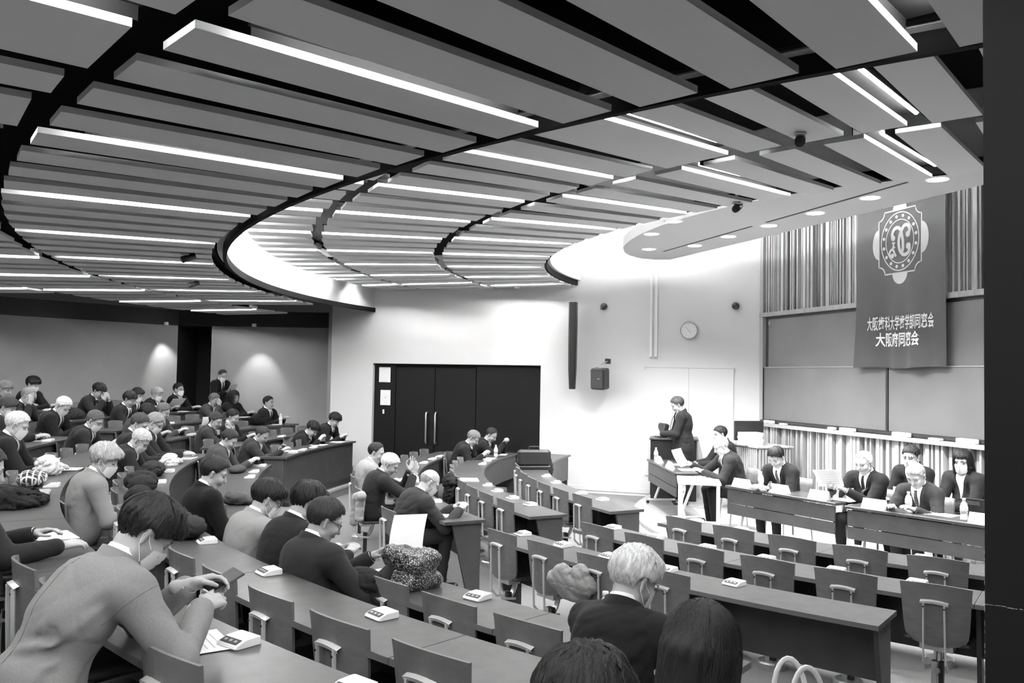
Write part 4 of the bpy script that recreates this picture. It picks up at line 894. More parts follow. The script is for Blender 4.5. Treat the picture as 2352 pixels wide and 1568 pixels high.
# ================================================================== chairs in rows
SEATS = {0: [(216.2-8*0, 216.2, 6, 1), None], }
def fill(row, start, n, step, skip=()):
    for i in range(n):
        a = start+step*i
        if any(abs(a-s) < PITCH_DEG[row]*0.55 for s in OCC.get(row, [])) or i in skip: continue
        chair(row, a, 0.03)
fill(0, 216.2, 6, 4.18); fill(0, 203.9, 10, -4.1)
fill(1, 215.18, 6, 3.77); fill(1, 204.2, 11, -3.72)
fill(2, 214.2, 4, 3.5); fill(2, 204.9, 12, -3.45)
fill(3, 222.08, 4, 2.77); fill(3, 219.3, 12, -2.77); fill(3, 179.0, 6, -2.8)
fill(4, 217.97, 6, 2.7); fill(4, 215.27, 11, -2.7); fill(4, 178.6, 7, -2.7)
fill(5, 222.1, 5, 2.53); fill(5, 219.57, 14, -2.53); fill(5, 178.6, 7, -2.6)
fill(6, 219.0, 14, -2.36); fill(6, 178.8, 8, -2.4); fill(7, 180.5, 8, -2.3); fill(8, 182.0, 8, -2.2)
for row in OCC:
    for a in OCC[row]: chair(row, a, OCCB.get((row, a), 0.30)+0.14)
cnt = defaultdict(int)
for row, a, c in sorted([q for q in CHAIRS if q[0] >= 0], key=lambda q: (q[0], -q[1])):
    near = a > (210 if row < 3 else 183)
    side = 'near block' if near else 'far block'
    cnt[(row, near)] += 1
    tag(c, 'plywood chair on steel post, %s, %s, %s from its near end' % (ROWN[row].replace(' desk', ''), side, ORD[min(cnt[(row, near)]-1, 18)]), 'chair', 'fixed plywood chairs at the curved desks')
# ================================================================== keypads on the desks
def make_keypad():
    r = empty('desk_keypad')
    b = MB(); x0, x1, y = -0.062, 0.062, 0.062
    prof = [(x0, 0.006), (x0+0.004, 0.0), (x1-0.004, 0.0), (x1, 0.006), (x1-0.004, 0.030), (x1-0.012, 0.033), (x0+0.05, 0.030), (x0+0.006, 0.014)]
    n = len(prof); vs = [(p[0], -y, p[1]) for p in prof]+[(p[0]*0.98, -y+0.0, p[1]) for p in prof]
    vs = []
    for yy, sh in ((-y, 0.9), (-y+0.008, 1.0), (y-0.008, 1.0), (y, 0.9)):
        vs += [(p[0]*sh, yy, 0.014+(p[1]-0.014)*sh) for p in prof]
    fs = [tuple(reversed(range(n))), tuple(range(3*n, 4*n))]+[(k*n+i, k*n+(i+1) % n, k*n+n+(i+1) % n, k*n+n+i) for k in range(3) for i in range(n)]
    b.add(vs, fs); b.build('case', 'white_plastic', r)
    M = Matrix.Rotation(-math.atan2(0.016, 0.044), 3, 'Y')
    MB().box((-0.036, 0, 0.0232), (0.030, 0.10, 0.0015), M=M).build('display', 'ink', r)
    for i in range(3): MB().box((-0.036, -0.03+0.03*i, 0.0244), (0.012, 0.016, 0.0012), M=M).build('button', 'mid_plastic', r)
    return r
KP0 = make_keypad()
KEY = {0: [215.0, 219.1, 223.2, 227.4, 231.6, 185.2, 190.8, 198.5, 202.8], 1: [214.0, 217.7, 221.5, 225.2, 229.0, 232.8, 192.2, 195.9, 200.0, 203.5, 170.9, 174.6],
       2: [213.1, 216.6, 219.9, 223.4, 226.8, 200.4, 175, 171.1, 168.2, 165.1], 3: [224.1, 215.6, 193.2, 190.4, 187.0, 177.2, 174.8, 172.2], 4: [220.05, 225.4, 215.0, 194.7, 199.3, 204.7, 169], 5: [226.5, 203.6, 229.6, 176, 190], 6: [188.0, 172, 206.5], 7: [170.0], 8: [175.0, 171.0]}
first = True
for row, L in KEY.items():
    for j, a in enumerate(sorted(L)):
        k = KP0 if first else copy_tree(KP0); first = False
        k.location = pol(ROWR[row]+0.095, a, ROWF[row]+0.7205); k.rotation_euler = (0, 0, math.radians(a+180+random.uniform(-7, 7)))
        tag(k, 'white desk keypad on the %s, %s from the white wall end' % (ROWN[row], ORD[j]), 'keypad', 'white keypads on the desks')

# ================================================================== things on the white wall
o = MB(); 
t = empty('line_array_speaker', sw(3.37, 1.89, 0.19), WRZ)
pr = [(-0.075, -0.03), (0.075, -0.03), (0.075, 0.06), (0.045, 0.10), (-0.045, 0.10), (-0.075, 0.06)]
b = MB(); n = len(pr); vs = []
for z_, s in ((0.0, 0.72), (0.35, 0.92), (0.8, 1.0), (1.25, 1.0), (1.59, 0.98)): vs += [(p[0]*s, -p[1]*s+0.02, z_) for p in pr]
b.add(vs, [tuple(range(n-1, -1, -1)), tuple(range(4*n, 5*n))]+[(k*n+i, k*n+n+i, k*n+n+(i+1) % n, k*n+(i+1) % n) for k in range(4) for i in range(n)])
b.build('cabinet', 'black_plastic', t)
for z_ in (0.3, 1.2): MB().box((0, 0.09, z_), (0.06, 0.14, 0.05)).build('wall_bracket', 'dark_metal', t)
MB().box((-0.02, -0.05, 0.04), (0.03, 0.004, 0.012)).build('badge', 'alu', t)
tag(t, 'tall slim black column speaker on the white wall', 'speaker')
t = empty('box_speaker', sw(2.83, 1.90, 0.28)); t.rotation_euler = (math.radians(6), math.radians(2), WRZ+math.radians(-14))
MB().bbox((0, 0, 0.19), (0.27, 0.24, 0.38), 0.02).build('cabinet', 'black_plastic', t)
MB().box((0, -0.122, 0.19), (0.22, 0.006, 0.32)).build('grille', 'panel_dark', t)
MB().box((0.03, -0.127, 0.20), (0.05, 0.004, 0.012)).build('badge', 'alu', t)
MB().tube([(0.0, 0.0, 0.38), (0.0, 0.02, 0.44), (0.03, 0.12, 0.47), (0.05, 0.22, 0.49)], 0.012, 8).build('arm', 'alu', t)
MB().box((0.05, 0.22, 0.49), (0.10, 0.03, 0.09)).build('wall_plate', 'black_plastic', t)
tag(t, 'black box speaker tilted on a bracket on the white wall', 'speaker')
for (x, z_, yaw, lb) in ((2.83, 3.41, -30, 'small round black camera on the white wall above the box speaker'), (0.49, 3.40, 40, 'small round black camera on the white wall by the front corner')):
    t = empty('wall_camera', sw(x, z_, 0.05), WRZ)
    MB().lathe([(0.0, 0.055), (0.04, 0.05), (0.062, 0.02), (0.065, -0.02), (0.05, -0.05), (0.0, -0.055)], n=16, M=Matrix.Rotation(math.pi/2, 3, 'X')).build('dome', 'black_plastic', t, True)
    q = MB().lathe([(0.0, -0.07), (0.026, -0.065), (0.03, 0.0), (0.0, 0.0)], n=12, M=Matrix.Rotation(math.radians(yaw), 3, 'Z') @ Matrix.Rotation(math.radians(-70), 3, 'X')).build('lens_barrel', 'dark_metal', t, True); q.location = (0, -0.03, -0.02)
    tag(t, lb, 'camera', 'round wall cameras')
t = empty('wall_clock', sw(1.29, 2.97, 0.03), WRZ); RX = Matrix.Rotation(math.pi/2, 3, 'X')
MB().lathe([(0.150, -0.03), (0.155, 0.0), (0.150, 0.032), (0.138, 0.03), (0.138, 0.018), (0, 0.018)], n=40, M=RX).build('rim', 'mid_plastic', t, True)
MB().lathe([(0.138, 0.0), (0.138, 0.02), (0.0, 0.02)], n=40, M=RX).build('dial', 'white_plastic', t)
for h in range(12):
    a = math.radians(30*h); MB().box((0.112*math.sin(a), -0.021, 0.112*math.cos(a)), (0.007, 0.002, 0.018), M=Matrix.Rotation(a, 3, 'Y')).build('hour_mark', 'faint_ink', t)
for (aa, L, wd) in ((-38, 0.085, 0.007), (142, 0.06, 0.008)):
    a = math.radians(aa); MB().box((L/2*math.sin(a), -0.023, L/2*math.cos(a)), (wd, 0.002, L), M=Matrix.Rotation(a, 3, 'Y')).build('clock_hand', 'mid_plastic', t)
tag(t, 'round white wall clock with pale hour marks', 'clock')
t = empty('whiteboard', sw(1.285, 1.34, 0.012), WRZ)
MB().box((-0.385, 0, 0), (0.765, 0.02, 1.92)).build('board_panel', 'white_paint', t); MB().box((0.385, 0, 0), (0.765, 0.02, 1.92)).build('board_panel', 'white_paint', t)
MB().box((0, 0.004, 0.965), (1.56, 0.02, 0.008)).build('top_rail', 'mid_plastic', t)
for s in (-1, 1): MB().box((s*0.775, -0.008, 0.95), (0.016, 0.02, 0.05)).build('corner_clip', 'alu', t)
tag(t, 'flush white panel board with small corner clips behind the podium', 'whiteboard')
for x, w_, lb in ((1.965, 0.045, 'left of two white conduits running down the wall'), (1.875, 0.05, 'right of two white conduits running down the wall')):
    t = empty('conduit', sw(x, 2.48, 0.02), WRZ); MB().box((0, 0, 0.95), (w_, 0.035, 1.9)).build('duct', 'white_plastic', t); MB().box((0, -0.01, 0.01), (w_*0.7, 0.03, 0.02)).build('end_clip', 'mid_plastic', t)
    tag(t, lb, 'conduit', 'white wall conduits')
# posters on the door surround
def poster(x, z_, w_, h_, label, face):
    t = empty('wall_notice', sw(x, z_, -0.07), WRZ); MB().box((0, 0, 0), (w_, 0.006, h_)).build('sheet', 'paper', t)
    if face:
        ring = MB()
        for k in range(24):
            a = 2*math.pi*k/24; ring.box((0.062*math.cos(a), -0.004, 0.062*math.sin(a)), (0.014, 0.002, 0.003), M=Matrix.Rotation(-a+math.pi/2, 3, 'Y'))
        ring.build('printed_ring', 'faint_ink', t)
        fc = MB(); fc.box((-0.015, -0.004, 0.01), (0.008, 0.002, 0.02)); fc.box((0.012, -0.004, 0.012), (0.02, 0.002, 0.012)); fc.box((0.0, -0.004, -0.012), (0.03, 0.002, 0.012)); fc.build('printed_mark', 'mid_plastic', t)
        MB().box((0, -0.004, -0.1), (0.1, 0.002, 0.004)).build('printed_line', 'faint_ink', t)
    else:
        MB().box((0.0, -0.004, -h_/2+0.012), (w_*0.55, 0.002, 0.008)).build('printed_line', 'faint_ink', t)
    tag(t, label, 'poster', 'notices beside the door')
poster(7.30, 2.09, 0.25, 0.30, 'blank white notice at the top left of the black door', False)
poster(7.275, 1.635, 0.22, 0.30, 'white notice with a round printed mark beside the black door', True)

# ================================================================== banner
bt0, bt1, bz0, bz1 = 2.56, 4.20, 2.32, 5.1
def bpos(t, z, off=0.0):
    u = (t-bt0)/(bt1-bt0); v = (bz1-z)/(bz1-bz0)
    fold = 0.035*v*v*math.sin(2*math.pi*(1.6*u+0.12))+0.02*v**4*math.sin(2*math.pi*(4.2*u+0.3))+0.03*v**3*(u-0.5)
    tt = t-0.05*v**5*(1-u)*(1 if u < 0.3 else 0.4)
    return fw(tt, z+0.012*v**6*math.sin(9*u), 0.16+fold+off)
B = empty('banner', fw(3.4, bz1, 0.16)); BO = Vector(B.location)
nu, nv = 61, 70; g = MB(); g.grid([bpos(bt0+(bt1-bt0)*i/(nu-1), bz0+(bz1-bz0)*j/(nv-1))-BO for i in range(nu) for j in range(nv)], nu, nv); g.build('cloth', 'banner_cloth', B, True)
h = MB(); h.tube([bpos(bt0-0.04, bz1)-BO, bpos(bt1+0.04, bz1)-BO], 0.015, 8); h.build('hanging_rod', 'alu', B)
def ribbon(pts, wd, name='emblem_line', closed=False, off=0.004):
    """flat printed stroke on the cloth; pts in (t, z)"""
    pts = [Vector((p[0], p[1])) for p in pts]; n = len(pts); P = []
    for i in range(n):
        a = pts[(i-1) % n] if closed else pts[max(i-1, 0)]; b = pts[(i+1) % n] if closed else pts[min(i+1, n-1)]
        d_ = (b-a).normalized(); nn = Vector((-d_.y, d_.x))*wd/2
        for q in (pts[i]-nn, pts[i]+nn): P.append(bpos(q.x, q.y, off)-BO)
    if closed: P += P[:2]; n += 1
    m_ = MB(); m_.grid(P, n, 2); return m_
def disc(cx, cz, rx, rz_, off=0.003, a0=0, a1=360, n=24):
    m_ = MB(); vs = [bpos(cx, cz, off)-BO]+[bpos(cx+rx*math.cos(math.radians(a0+(a1-a0)*k/n)), cz+rz_*math.sin(math.radians(a0+(a1-a0)*k/n)), off)-BO for k in range(n+1)]
    m_.add(vs, [(0, k+1, k+2) for k in range(n)]); return m_
EC, EZ = 3.41, 4.03; tilt = math.radians(0)
for (dx, dz, rx, rz_, a0, a1) in ((-0.40, 0.0, 0.12, 0.21, 90, 270), (0.40, 0.0, 0.12, 0.21, -90, 90), (0, -0.42, 0.15, 0.16, 180, 360), (0, 0.42, 0.13, 0.18, 0, 180)):
    disc(EC+dx, EZ+dz, rx, rz_, 0.003, a0, a1).build('emblem_lobe', 'banner_print', B)
W_, H_ = 0.40, 0.43; nt_ = 0.11; pts = []
for sx, sz in ((1, 1), (-1, 1), (-1, -1), (1, -1)):
    ang = {(1, 1): (270, 180), (-1, 1): (360, 270), (-1, -1): (90, 0), (1, -1): (180, 90)}[(sx, sz)]
    for k in range(7):
        a = math.radians(ang[0]+(ang[1]-ang[0])*k/6); pts.append((EC+sx*W_+nt_*math.cos(a), EZ+sz*H_+nt_*math.sin(a)))
ribbon(pts, 0.018, closed=True).build('emblem_border', 'banner_print', B)
ell = lambda rx, rz_, n=40: [(EC+rx*math.cos(2*math.pi*k/n), EZ+rz_*math.sin(2*math.pi*k/n)) for k in range(n)]
ribbon(ell(0.355, 0.395), 0.016, closed=True).build('emblem_ring', 'banner_print', B); ribbon(ell(0.265, 0.295), 0.014, closed=True).build('emblem_ring', 'banner_print', B)
for k in range(16):
    a = 2*math.pi*(k+0.5)/16; disc(EC+0.31*math.cos(a), EZ+0.345*math.sin(a), 0.026, 0.024, 0.004, n=12).build('emblem_dot', 'banner_print', B)
def arcp(cx, cz, rx, rz_, a0, a1, n=16): return [(EC+cx+rx*math.cos(math.radians(a0+(a1-a0)*k/n)), EZ+cz+rz_*math.sin(math.radians(a0+(a1-a0)*k/n))) for k in range(n+1)]
ribbon(arcp(-0.055, 0.09, 0.09, 0.10, 200, 20)+[(EC+0.06, EZ-0.0)]+arcp(-0.0, -0.09, 0.062, 0.08, 20, -60)[2:], 0.05).build('emblem_letter', 'banner_print', B)
ribbon(arcp(0.115, 0.13, 0.07, 0.075, -60, 150)+arcp(0.08, -0.02, 0.10, 0.17, 140, 235)+arcp(0.10, -0.12, 0.085, 0.075, 200, 390), 0.048).build('emblem_letter', 'banner_print', B)
ribbon(arcp(-0.15, -0.155, 0.05, 0.055, 250, 60)+[(EC-0.075, EZ-0.2)], 0.036).build('emblem_letter', 'banner_print', B)
for (cx, cz, rr) in ((-0.125, 0.055, 0.04), (0.155, 0.075, 0.042), (0.165, -0.085, 0.045), (-0.145, -0.185, 0.035)): disc(EC+cx, EZ+cz, rr, rr, 0.0045, n=16).build('emblem_dot', 'banner_print', B)
ribbon([(EC-0.15, EZ-0.01), (EC-0.09, EZ-0.01)], 0.022).build('emblem_bar', 'banner_print', B); ribbon([(EC-0.15, EZ-0.075), (EC-0.09, EZ-0.075)], 0.022).build('emblem_bar', 'banner_print', B); ribbon([(EC-0.12, EZ-0.01), (EC-0.12, EZ-0.075)], 0.03).build('emblem_bar', 'banner_print', B)
def lettering(txt, t0, t1, zc, hgt):
    cu = bpy.data.curves.new('lettering', 'FONT'); cu.body = txt; cu.size = 1.0; cu.offset = 0.018; cu.resolution_u = 3; cu.fill_mode = 'FRONT'
    ob = bpy.data.objects.new('lettering', cu); COL.objects.link(ob)
    dg = bpy.context.evaluated_depsgraph_get(); me = bpy.data.meshes.new_from_object(ob.evaluated_get(dg))
    bpy.data.objects.remove(ob); n = len(me.vertices)
    if n == 0: return
    co = np.empty(n*3); me.vertices.foreach_get('co', co); co = co.reshape(-1, 3)
    x0, x1 = co[:, 0].min(), co[:, 0].max(); y0, y1 = co[:, 1].min(), co[:, 1].max()
    for v in me.vertices:
        tt = t0+(v.co.x-x0)/(x1-x0)*(t1-t0); zz = zc+((v.co.y-y0)/(y1-y0)-0.5)*hgt
        v.co = bpos(tt, zz, 0.006)-BO
    me.materials.clear(); me.materials.append(MATS['banner_print']); link('lettering', me, B)
lettering('大阪歯科大学歯学部同窓会', 2.80, 4.02, 2.93, 0.20)
lettering('大阪府同窓会', 2.97, 3.80, 2.705, 0.20)
tag(B, 'dark hanging banner with a white crest and two lines of white characters', 'banner')

# ================================================================== stage furniture
t = empty('podium', (2.83, 14.98, STAGE), WRZ*0.6)
b = MB(); b.bbox((0, 0, 0.51), (0.76, 0.62, 1.02), 0.01); b.build('body', 'black_plastic', t)
MB().bbox((0, 0, 1.035), (0.82, 0.68, 0.035), 0.008).build('top', 'desk_panel', t)
MB().box((-0.385, 0, 0.55), (0.012, 0.58, 0.92)).build('front_panel', 'desk_panel', t)
tag(t, 'black podium beside the standing speaker', 'podium')
t = empty('podium_monitor', (2.58, 14.85, STAGE+1.053)); MB().box((0, 0, 0.01), (0.16, 0.2, 0.02)).build('stand', 'black_plastic', t)
q = MB().bbox((0, 0, 0.14), (0.10, 0.30, 0.22), 0.02).build('housing', 'black_plastic', t); q.rotation_euler = (0, 0.25, 0.2)
tag(t, 'small black device on the podium top', 'monitor')
t = empty('podium_microphone', (2.72, 14.72, STAGE+1.053)); MB().lathe([(0.05, 0), (0.05, 0.012), (0.0, 0.012)], n=14).build('base', 'dark_metal', t)
MB().tube([(0, 0, 0.01), (0.0, 0, 0.2), (0.03, -0.02, 0.34), (0.07, -0.05, 0.42)], 0.006, 6).build('gooseneck', 'dark_metal', t); MB().tube([(0.07, -0.05, 0.42), (0.10, -0.07, 0.47)], 0.014, 8).build('capsule', 'dark_metal', t)
tag(t, 'thin gooseneck microphone on the podium', 'microphone')
def sheet(loc, rz, w_, h_, label, tilt=0.0, curl=0.0, cat='paper', name='paper_sheet', group='loose papers', stack=0.002, lines=True):
    t = empty(name, loc, rz); g = MB(); P = []
    for i in range(7):
        for j in range(3):
            s = -0.5+i/6; P.append((s*w_, (j/2-0.5)*h_, stack+curl*(s*s*4)))
    g.grid(P, 7, 3)
    if stack > 0.004: g.box((0, 0, stack/2-0.0006), (w_, h_, stack-0.001))
    g.build('sheet', 'paper', t, True)
    if lines:
        l = MB()
        for k in range(5): l.box((0, (0.3-0.13*k)*h_, stack+0.0006+curl*0.1), (w_*0.7, 0.004, 0.0004))
        l.build('print', 'faint_ink', t)
    if tilt: t.rotation_euler = (tilt[0], tilt[1], rz) if isinstance(tilt, tuple) else (0, tilt, rz)
    tag(t, label, cat, group); return t
def table(p, q, depth, zt, label, white=False, panel=True):
    """folding table: audience edge from p to q, top at zt"""
    p = Vector((p[0], p[1], 0)); q = Vector((q[0], q[1], 0)); dv = (q-p); L = dv.length; rz = math.atan2(dv.y, dv.x)
    n = Vector((-dv.y, dv.x, 0)).normalized()
    if n.dot(Vector((OX, OY, 0))-p) < 0: n = -n
    s = 1 if Matrix.Rotation(rz, 3, 'Z') @ Vector((0, 1, 0)) @ n > 0 else -1
    c = (p+q)/2; t = empty('folding_table', (c.x, c.y, STAGE), rz); h = zt-STAGE
    mt = 'white_plastic' if white else 'desk_wood'
    MB().bbox((0, s*depth/2, h-0.016), (L, depth, 0.032), 0.006).build('table_top', mt, t)
    if panel:
        MB().box((0, s*0.03, h-0.13), (L-0.06, 0.018, 0.17)).build('modesty_panel', 'desk_panel', t); MB().box((0, s*0.032, h-0.29), (L-0.06, 0.018, 0.13)).build('modesty_panel', 'desk_panel', t)
    for e in (-1, 1):
        x = e*(L/2-0.12)
        if white:
            for yy in (0.04, depth-0.04): MB().box((x, s*yy, (h-0.03)/2), (0.04, 0.04, h-0.03)).build('leg', 'white_plastic', t)
        else:
            MB().tube([(x, s*depth*0.75, h-0.05), (x, s*0.12, 0.09)], 0.022, 8).build('leg', 'steel_flat', t)
            MB().tube([(x, s*0.0, 0.07), (x, s*depth, 0.07)], 0.018, 8).build('foot_bar', 'steel_flat', t)
            for yy in (0.0, depth): MB().lathe([(0.0, -0.012), (0.028, -0.012), (0.028, 0.012), (0, 0.012)], (x, s*yy, 0.03), 10, M=Matrix.Rotation(math.pi/2, 3, 'Y')).build('caster', 'black_plastic', t)
    tag(t, label, 'table', 'tables on the stage'); return t
ZT = 0.77
table((2.28, 14.45), (2.37, 12.45), 0.45, ZT, 'dark folding table in front of the podium')
table((2.75, 11.10), (3.64, 9.68), 0.45, ZT, 'dark folding table at the stage edge with one bowed man')
table((3.66, 9.50), (4.82, 8.05), 0.45, ZT, 'dark folding table at the stage edge nearest the pillar')
wt = empty('side_table', (2.55, 11.72, STAGE), math.radians(-10))
MB().bbox((0, 0, 0.70), (0.56, 0.80, 0.03), 0.006).build('table_top', 'white_plastic', wt)
for sx in (-1, 1):
    for sy in (-1, 1): MB().box((sx*0.24, sy*0.36, 0.342), (0.045, 0.045, 0.685)).build('leg', 'white_plastic', wt)
MB().box((0, -0.36, 0.2), (0.46, 0.03, 0.03)).build('stretcher', 'white_plastic', wt)
tag(wt, 'small white table between the two dark stage tables', 'table', 'tables on the stage')
s = empty('paper_strip', (2.27, 11.42, ZT)); g = MB(); g.grid([(0.06*(j-0.5)+0.02*math.sin(i*0.9), -0.012*i/11, -0.6*i/11+0.004) for i in range(12) for j in (0, 1)], 12, 2); g.build('strip', 'paper', s, True)
l = MB()
for k in range(7): l.box((0.02*math.sin(k*1.4), -0.01, -0.06-0.075*k), (0.02, 0.004, 0.03))
l.build('writing', 'mid_plastic', s); tag(s, 'long white paper strip hanging from the white side table', 'paper')
# slatted cabinet with a monitor in the corner
t = empty('slatted_cabinet', (3.95, 13.75, STAGE), FRZ+math.pi/2)
MB().box((0, 0, 0.51), (0.6, 0.85, 1.02)).build('body', 'wood_slat_dark', t); MB().bbox((0, 0, 1.035), (0.66, 0.92, 0.03), 0.006).build('top', 'wood_slat', t)
for i in range(16):
    MB().box((0.29-0.0, -0.4+0.053*i, 0.51), (0.05, 0.03, 1.0)).build('batten', 'wood_slat', t); MB().box((-0.29, -0.4+0.053*i, 0.51), (0.05, 0.03, 1.0)).build('batten', 'wood_slat', t)
for i in range(11): MB().box((-0.27+0.053*i, -0.42, 0.51), (0.03, 0.05, 1.0)).build('batten', 'wood_slat', t)
tag(t, 'slatted wooden cabinet in the corner carrying the monitor', 'cabinet')
t = empty('desk_monitor', (3.80, 13.80, STAGE+1.05), math.radians(12))
MB().bbox((0, 0, 0.21), (0.50, 0.04, 0.31), 0.008).build('screen', 'black_plastic', t); MB().box((0, 0.03, 0.04), (0.06, 0.03, 0.10)).build('neck', 'black_plastic', t); MB().box((0, 0.02, 0.006), (0.22, 0.16, 0.012)).build('foot', 'black_plastic', t)
tag(t, 'black monitor on the slatted cabinet', 'monitor')
t = empty('paper_stack', (3.76, 13.58, STAGE+1.05), math.radians(12))
for k in range(6): MB().box((0.004*(k % 3), 0.003*(k % 2), 0.015+0.033*k), (0.32, 0.22, 0.031)).build('paper_bundle', 'paper', t)
tag(t, 'stack of white paper bundles in front of the monitor', 'papers')
# name plates, bottles and papers on the stage tables
def nameplate(loc, rz, label):
    t = empty('name_plate', loc, rz); h_, d_, w_ = 0.10, 0.05, 0.26
    MB().add([(-w_/2, -d_, 0), (w_/2, -d_, 0), (w_/2, 0, h_), (-w_/2, 0, h_), (w_/2, d_, 0), (-w_/2, d_, 0)], [(0, 1, 2, 3), (3, 2, 4, 5), (0, 3, 5), (1, 4, 2), (0, 5, 4, 1)]).build('card', 'paper', t)
    l = MB(); M = Matrix.Rotation(math.atan2(d_, h_), 3, 'X')
    rs_ = random.Random(str(loc[0]))
    for k in range(5):
        xx = -0.085+0.042*k
        for q in range(4): l.box((xx+rs_.uniform(-0.01, 0.01), -d_/2-0.0015, h_/2+rs_.uniform(-0.014, 0.014)), (rs_.choice((0.003, 0.018)), 0.001, rs_.choice((0.003, 0.018))), M=M.inverted())
    l.build('lettering', 'faint_ink', t)
    tag(t, label, 'name plate', 'folded name plates'); return t
def bottle(loc, label, s=1.0):
    t = empty('plastic_bottle', loc)
    MB().lathe([(0.0, 0.0), (0.03, 0.0), (0.033, 0.01), (0.032, 0.055), (0.029, 0.06), (0.033, 0.066), (0.033, 0.135), (0.026, 0.16), (0.013, 0.18), (0.012, 0.192), (0.0, 0.192)], n=16).build('body', 'clear_plastic', t, True)
    MB().lathe([(0.0345, 0.07), (0.0345, 0.13), (0.0, 0.13)], n=16).build('label_band', 'white_plastic', t, True)
    l = MB()
    for k in range(4):
        a = 2*math.pi*k/4
        for (dy, dz) in ((0.0, 0.11), (0.012, 0.095), (-0.012, 0.095)): l.box((0.0352*math.cos(a)-dy*math.sin(a), 0.0352*math.sin(a)+dy*math.cos(a), dz), (0.002, 0.012, 0.006), a)
    l.build('printed_band', 'mid_plastic', t)
    MB().lathe([(0.0, 0.186), (0.0155, 0.186), (0.0155, 0.208), (0.0, 0.21)], n=14).build('cap', 'white_plastic', t, True)
    t.scale = (s, s, s); tag(t, label, 'bottle', 'plastic drink bottles'); return t
TA = Vector((2.75, 11.1, 0)); TAd = (Vector((3.64, 9.68, 0))-TA).normalized(); TAn = Vector((-TAd.y, TAd.x, 0)); 
TB = Vector((3.66, 9.5, 0)); TBd = (Vector((4.82, 8.05, 0))-TB).normalized(); TBn = Vector((-TBd.y, TBd.x, 0))
if TAn.x < 0: TAn = -TAn
if TBn.x < 0: TBn = -TBn
def on(tb, td, tn, u, v): p = tb+td*u+tn*v; return (p.x, p.y, ZT)
rzA = math.atan2(TAd.y, TAd.x); rzB = math.atan2(TBd.y, TBd.x)
nameplate(on(TA, TAd, TAn, 0.20, 0.10), rzA, 'white name plate at the left end of the stage edge table')
nameplate(on(TA, TAd, TAn, 0.80, 0.10), rzA, 'white name plate in front of the bowed man writing')
nameplate(on(TA, TAd, TAn, 1.38, 0.10), rzA, 'white name plate at the joint of the two stage tables')
nameplate(on(TB, TBd, TBn, 0.30, 0.10), rzB, 'white name plate before the man reading a large sheet')
nameplate(on(TB, TBd, TBn, 1.42, 0.08), rzB, 'white name plate next to the black pillar')
nameplate((2.40, 13.95, ZT), math.radians(-88), 'white name plate on the podium side table, far end'); nameplate((2.42, 13.1, ZT), math.radians(-88), 'white name plate on the podium side table, middle')
bottle(on(TA, TAd, TAn, 0.42, 0.2), 'plastic bottle beside the left name plate on the stage table'); bottle(on(TA, TAd, TAn, 1.46, 0.28), 'plastic bottle at the joint of the stage tables')
bottle(on(TB, TBd, TBn, 0.62, 0.2), 'plastic bottle in front of the man with the patterned tie'); bottle(on(TB, TBd, TBn, 1.22, 0.12), 'plastic bottle with a zigzag label near the pillar', 1.05)
bottle((2.40, 14.25, ZT), 'plastic bottle at the podium end of the dark folding table')
sheet(on(TA, TAd, TAn, 0.62, 0.2), rzA, 0.30, 0.21, 'white papers before the bowed man writing', stack=0.006); sheet(on(TA, TAd, TAn, 1.55, 0.28), rzA, 0.36, 0.22, 'white papers at the right end of the first stage table', stack=0.004)
sheet(on(TB, TBd, TBn, 0.85, 0.27), rzB, 0.45, 0.22, 'wide white papers on the table before the patterned tie', stack=0.004); sheet(on(TB, TBd, TBn, 1.45, 0.27), rzB, 0.3, 0.21, 'white papers by the pillar end of the stage table')
sheet((2.62, 12.85, ZT), 1.6, 0.3, 0.21, 'white papers in front of the white-haired man on stage', stack=0.005); sheet((2.60, 13.6, ZT), 1.5, 0.3, 0.21, 'white papers on the podium side table')
sheet((2.55, 11.75, ZT), 0.2, 0.4, 0.3, 'white papers spread on the small white table', stack=0.006); sheet((2.80, 14.95, STAGE+1.053), 0.3, 0.3, 0.22, 'white papers on the podium top', stack=0.02)
# stage chairs
def stage_chair(loc, rz, label):
    t = empty('stage_chair', loc, rz)
    MB().bbox((0.0, 0, 0.44), (0.42, 0.44, 0.05), 0.02).build('seat', 'seat_dark', t)
    g = MB(); P = []
    for i in range(7):
        s_ = -1+i/3
        for j in range(4): P.append((-0.24+0.05*s_*s_-0.03*j/3, s_*0.22, 0.56+0.09*j))
    g.grid(P, 7, 4); bk = g.build('backrest', 'chair_ply', t, True); mo = bk.modifiers.new('thickness', 'SOLIDIFY'); mo.thickness = 0.03
    for sx in (-1, 1):
        for sy in (-1, 1): MB().tube([(sx*0.17, sy*0.19, 0.42), (sx*0.21, sy*0.22, 0.0)], 0.011, 8).build('leg', 'steel', t)
        MB().tube([(-0.2, sx*0.19, 0.42), (-0.23, sx*0.19, 0.62)], 0.011, 8).build('back_post', 'steel', t)
    tag(t, label, 'chair', 'chairs behind the stage tables'); return t
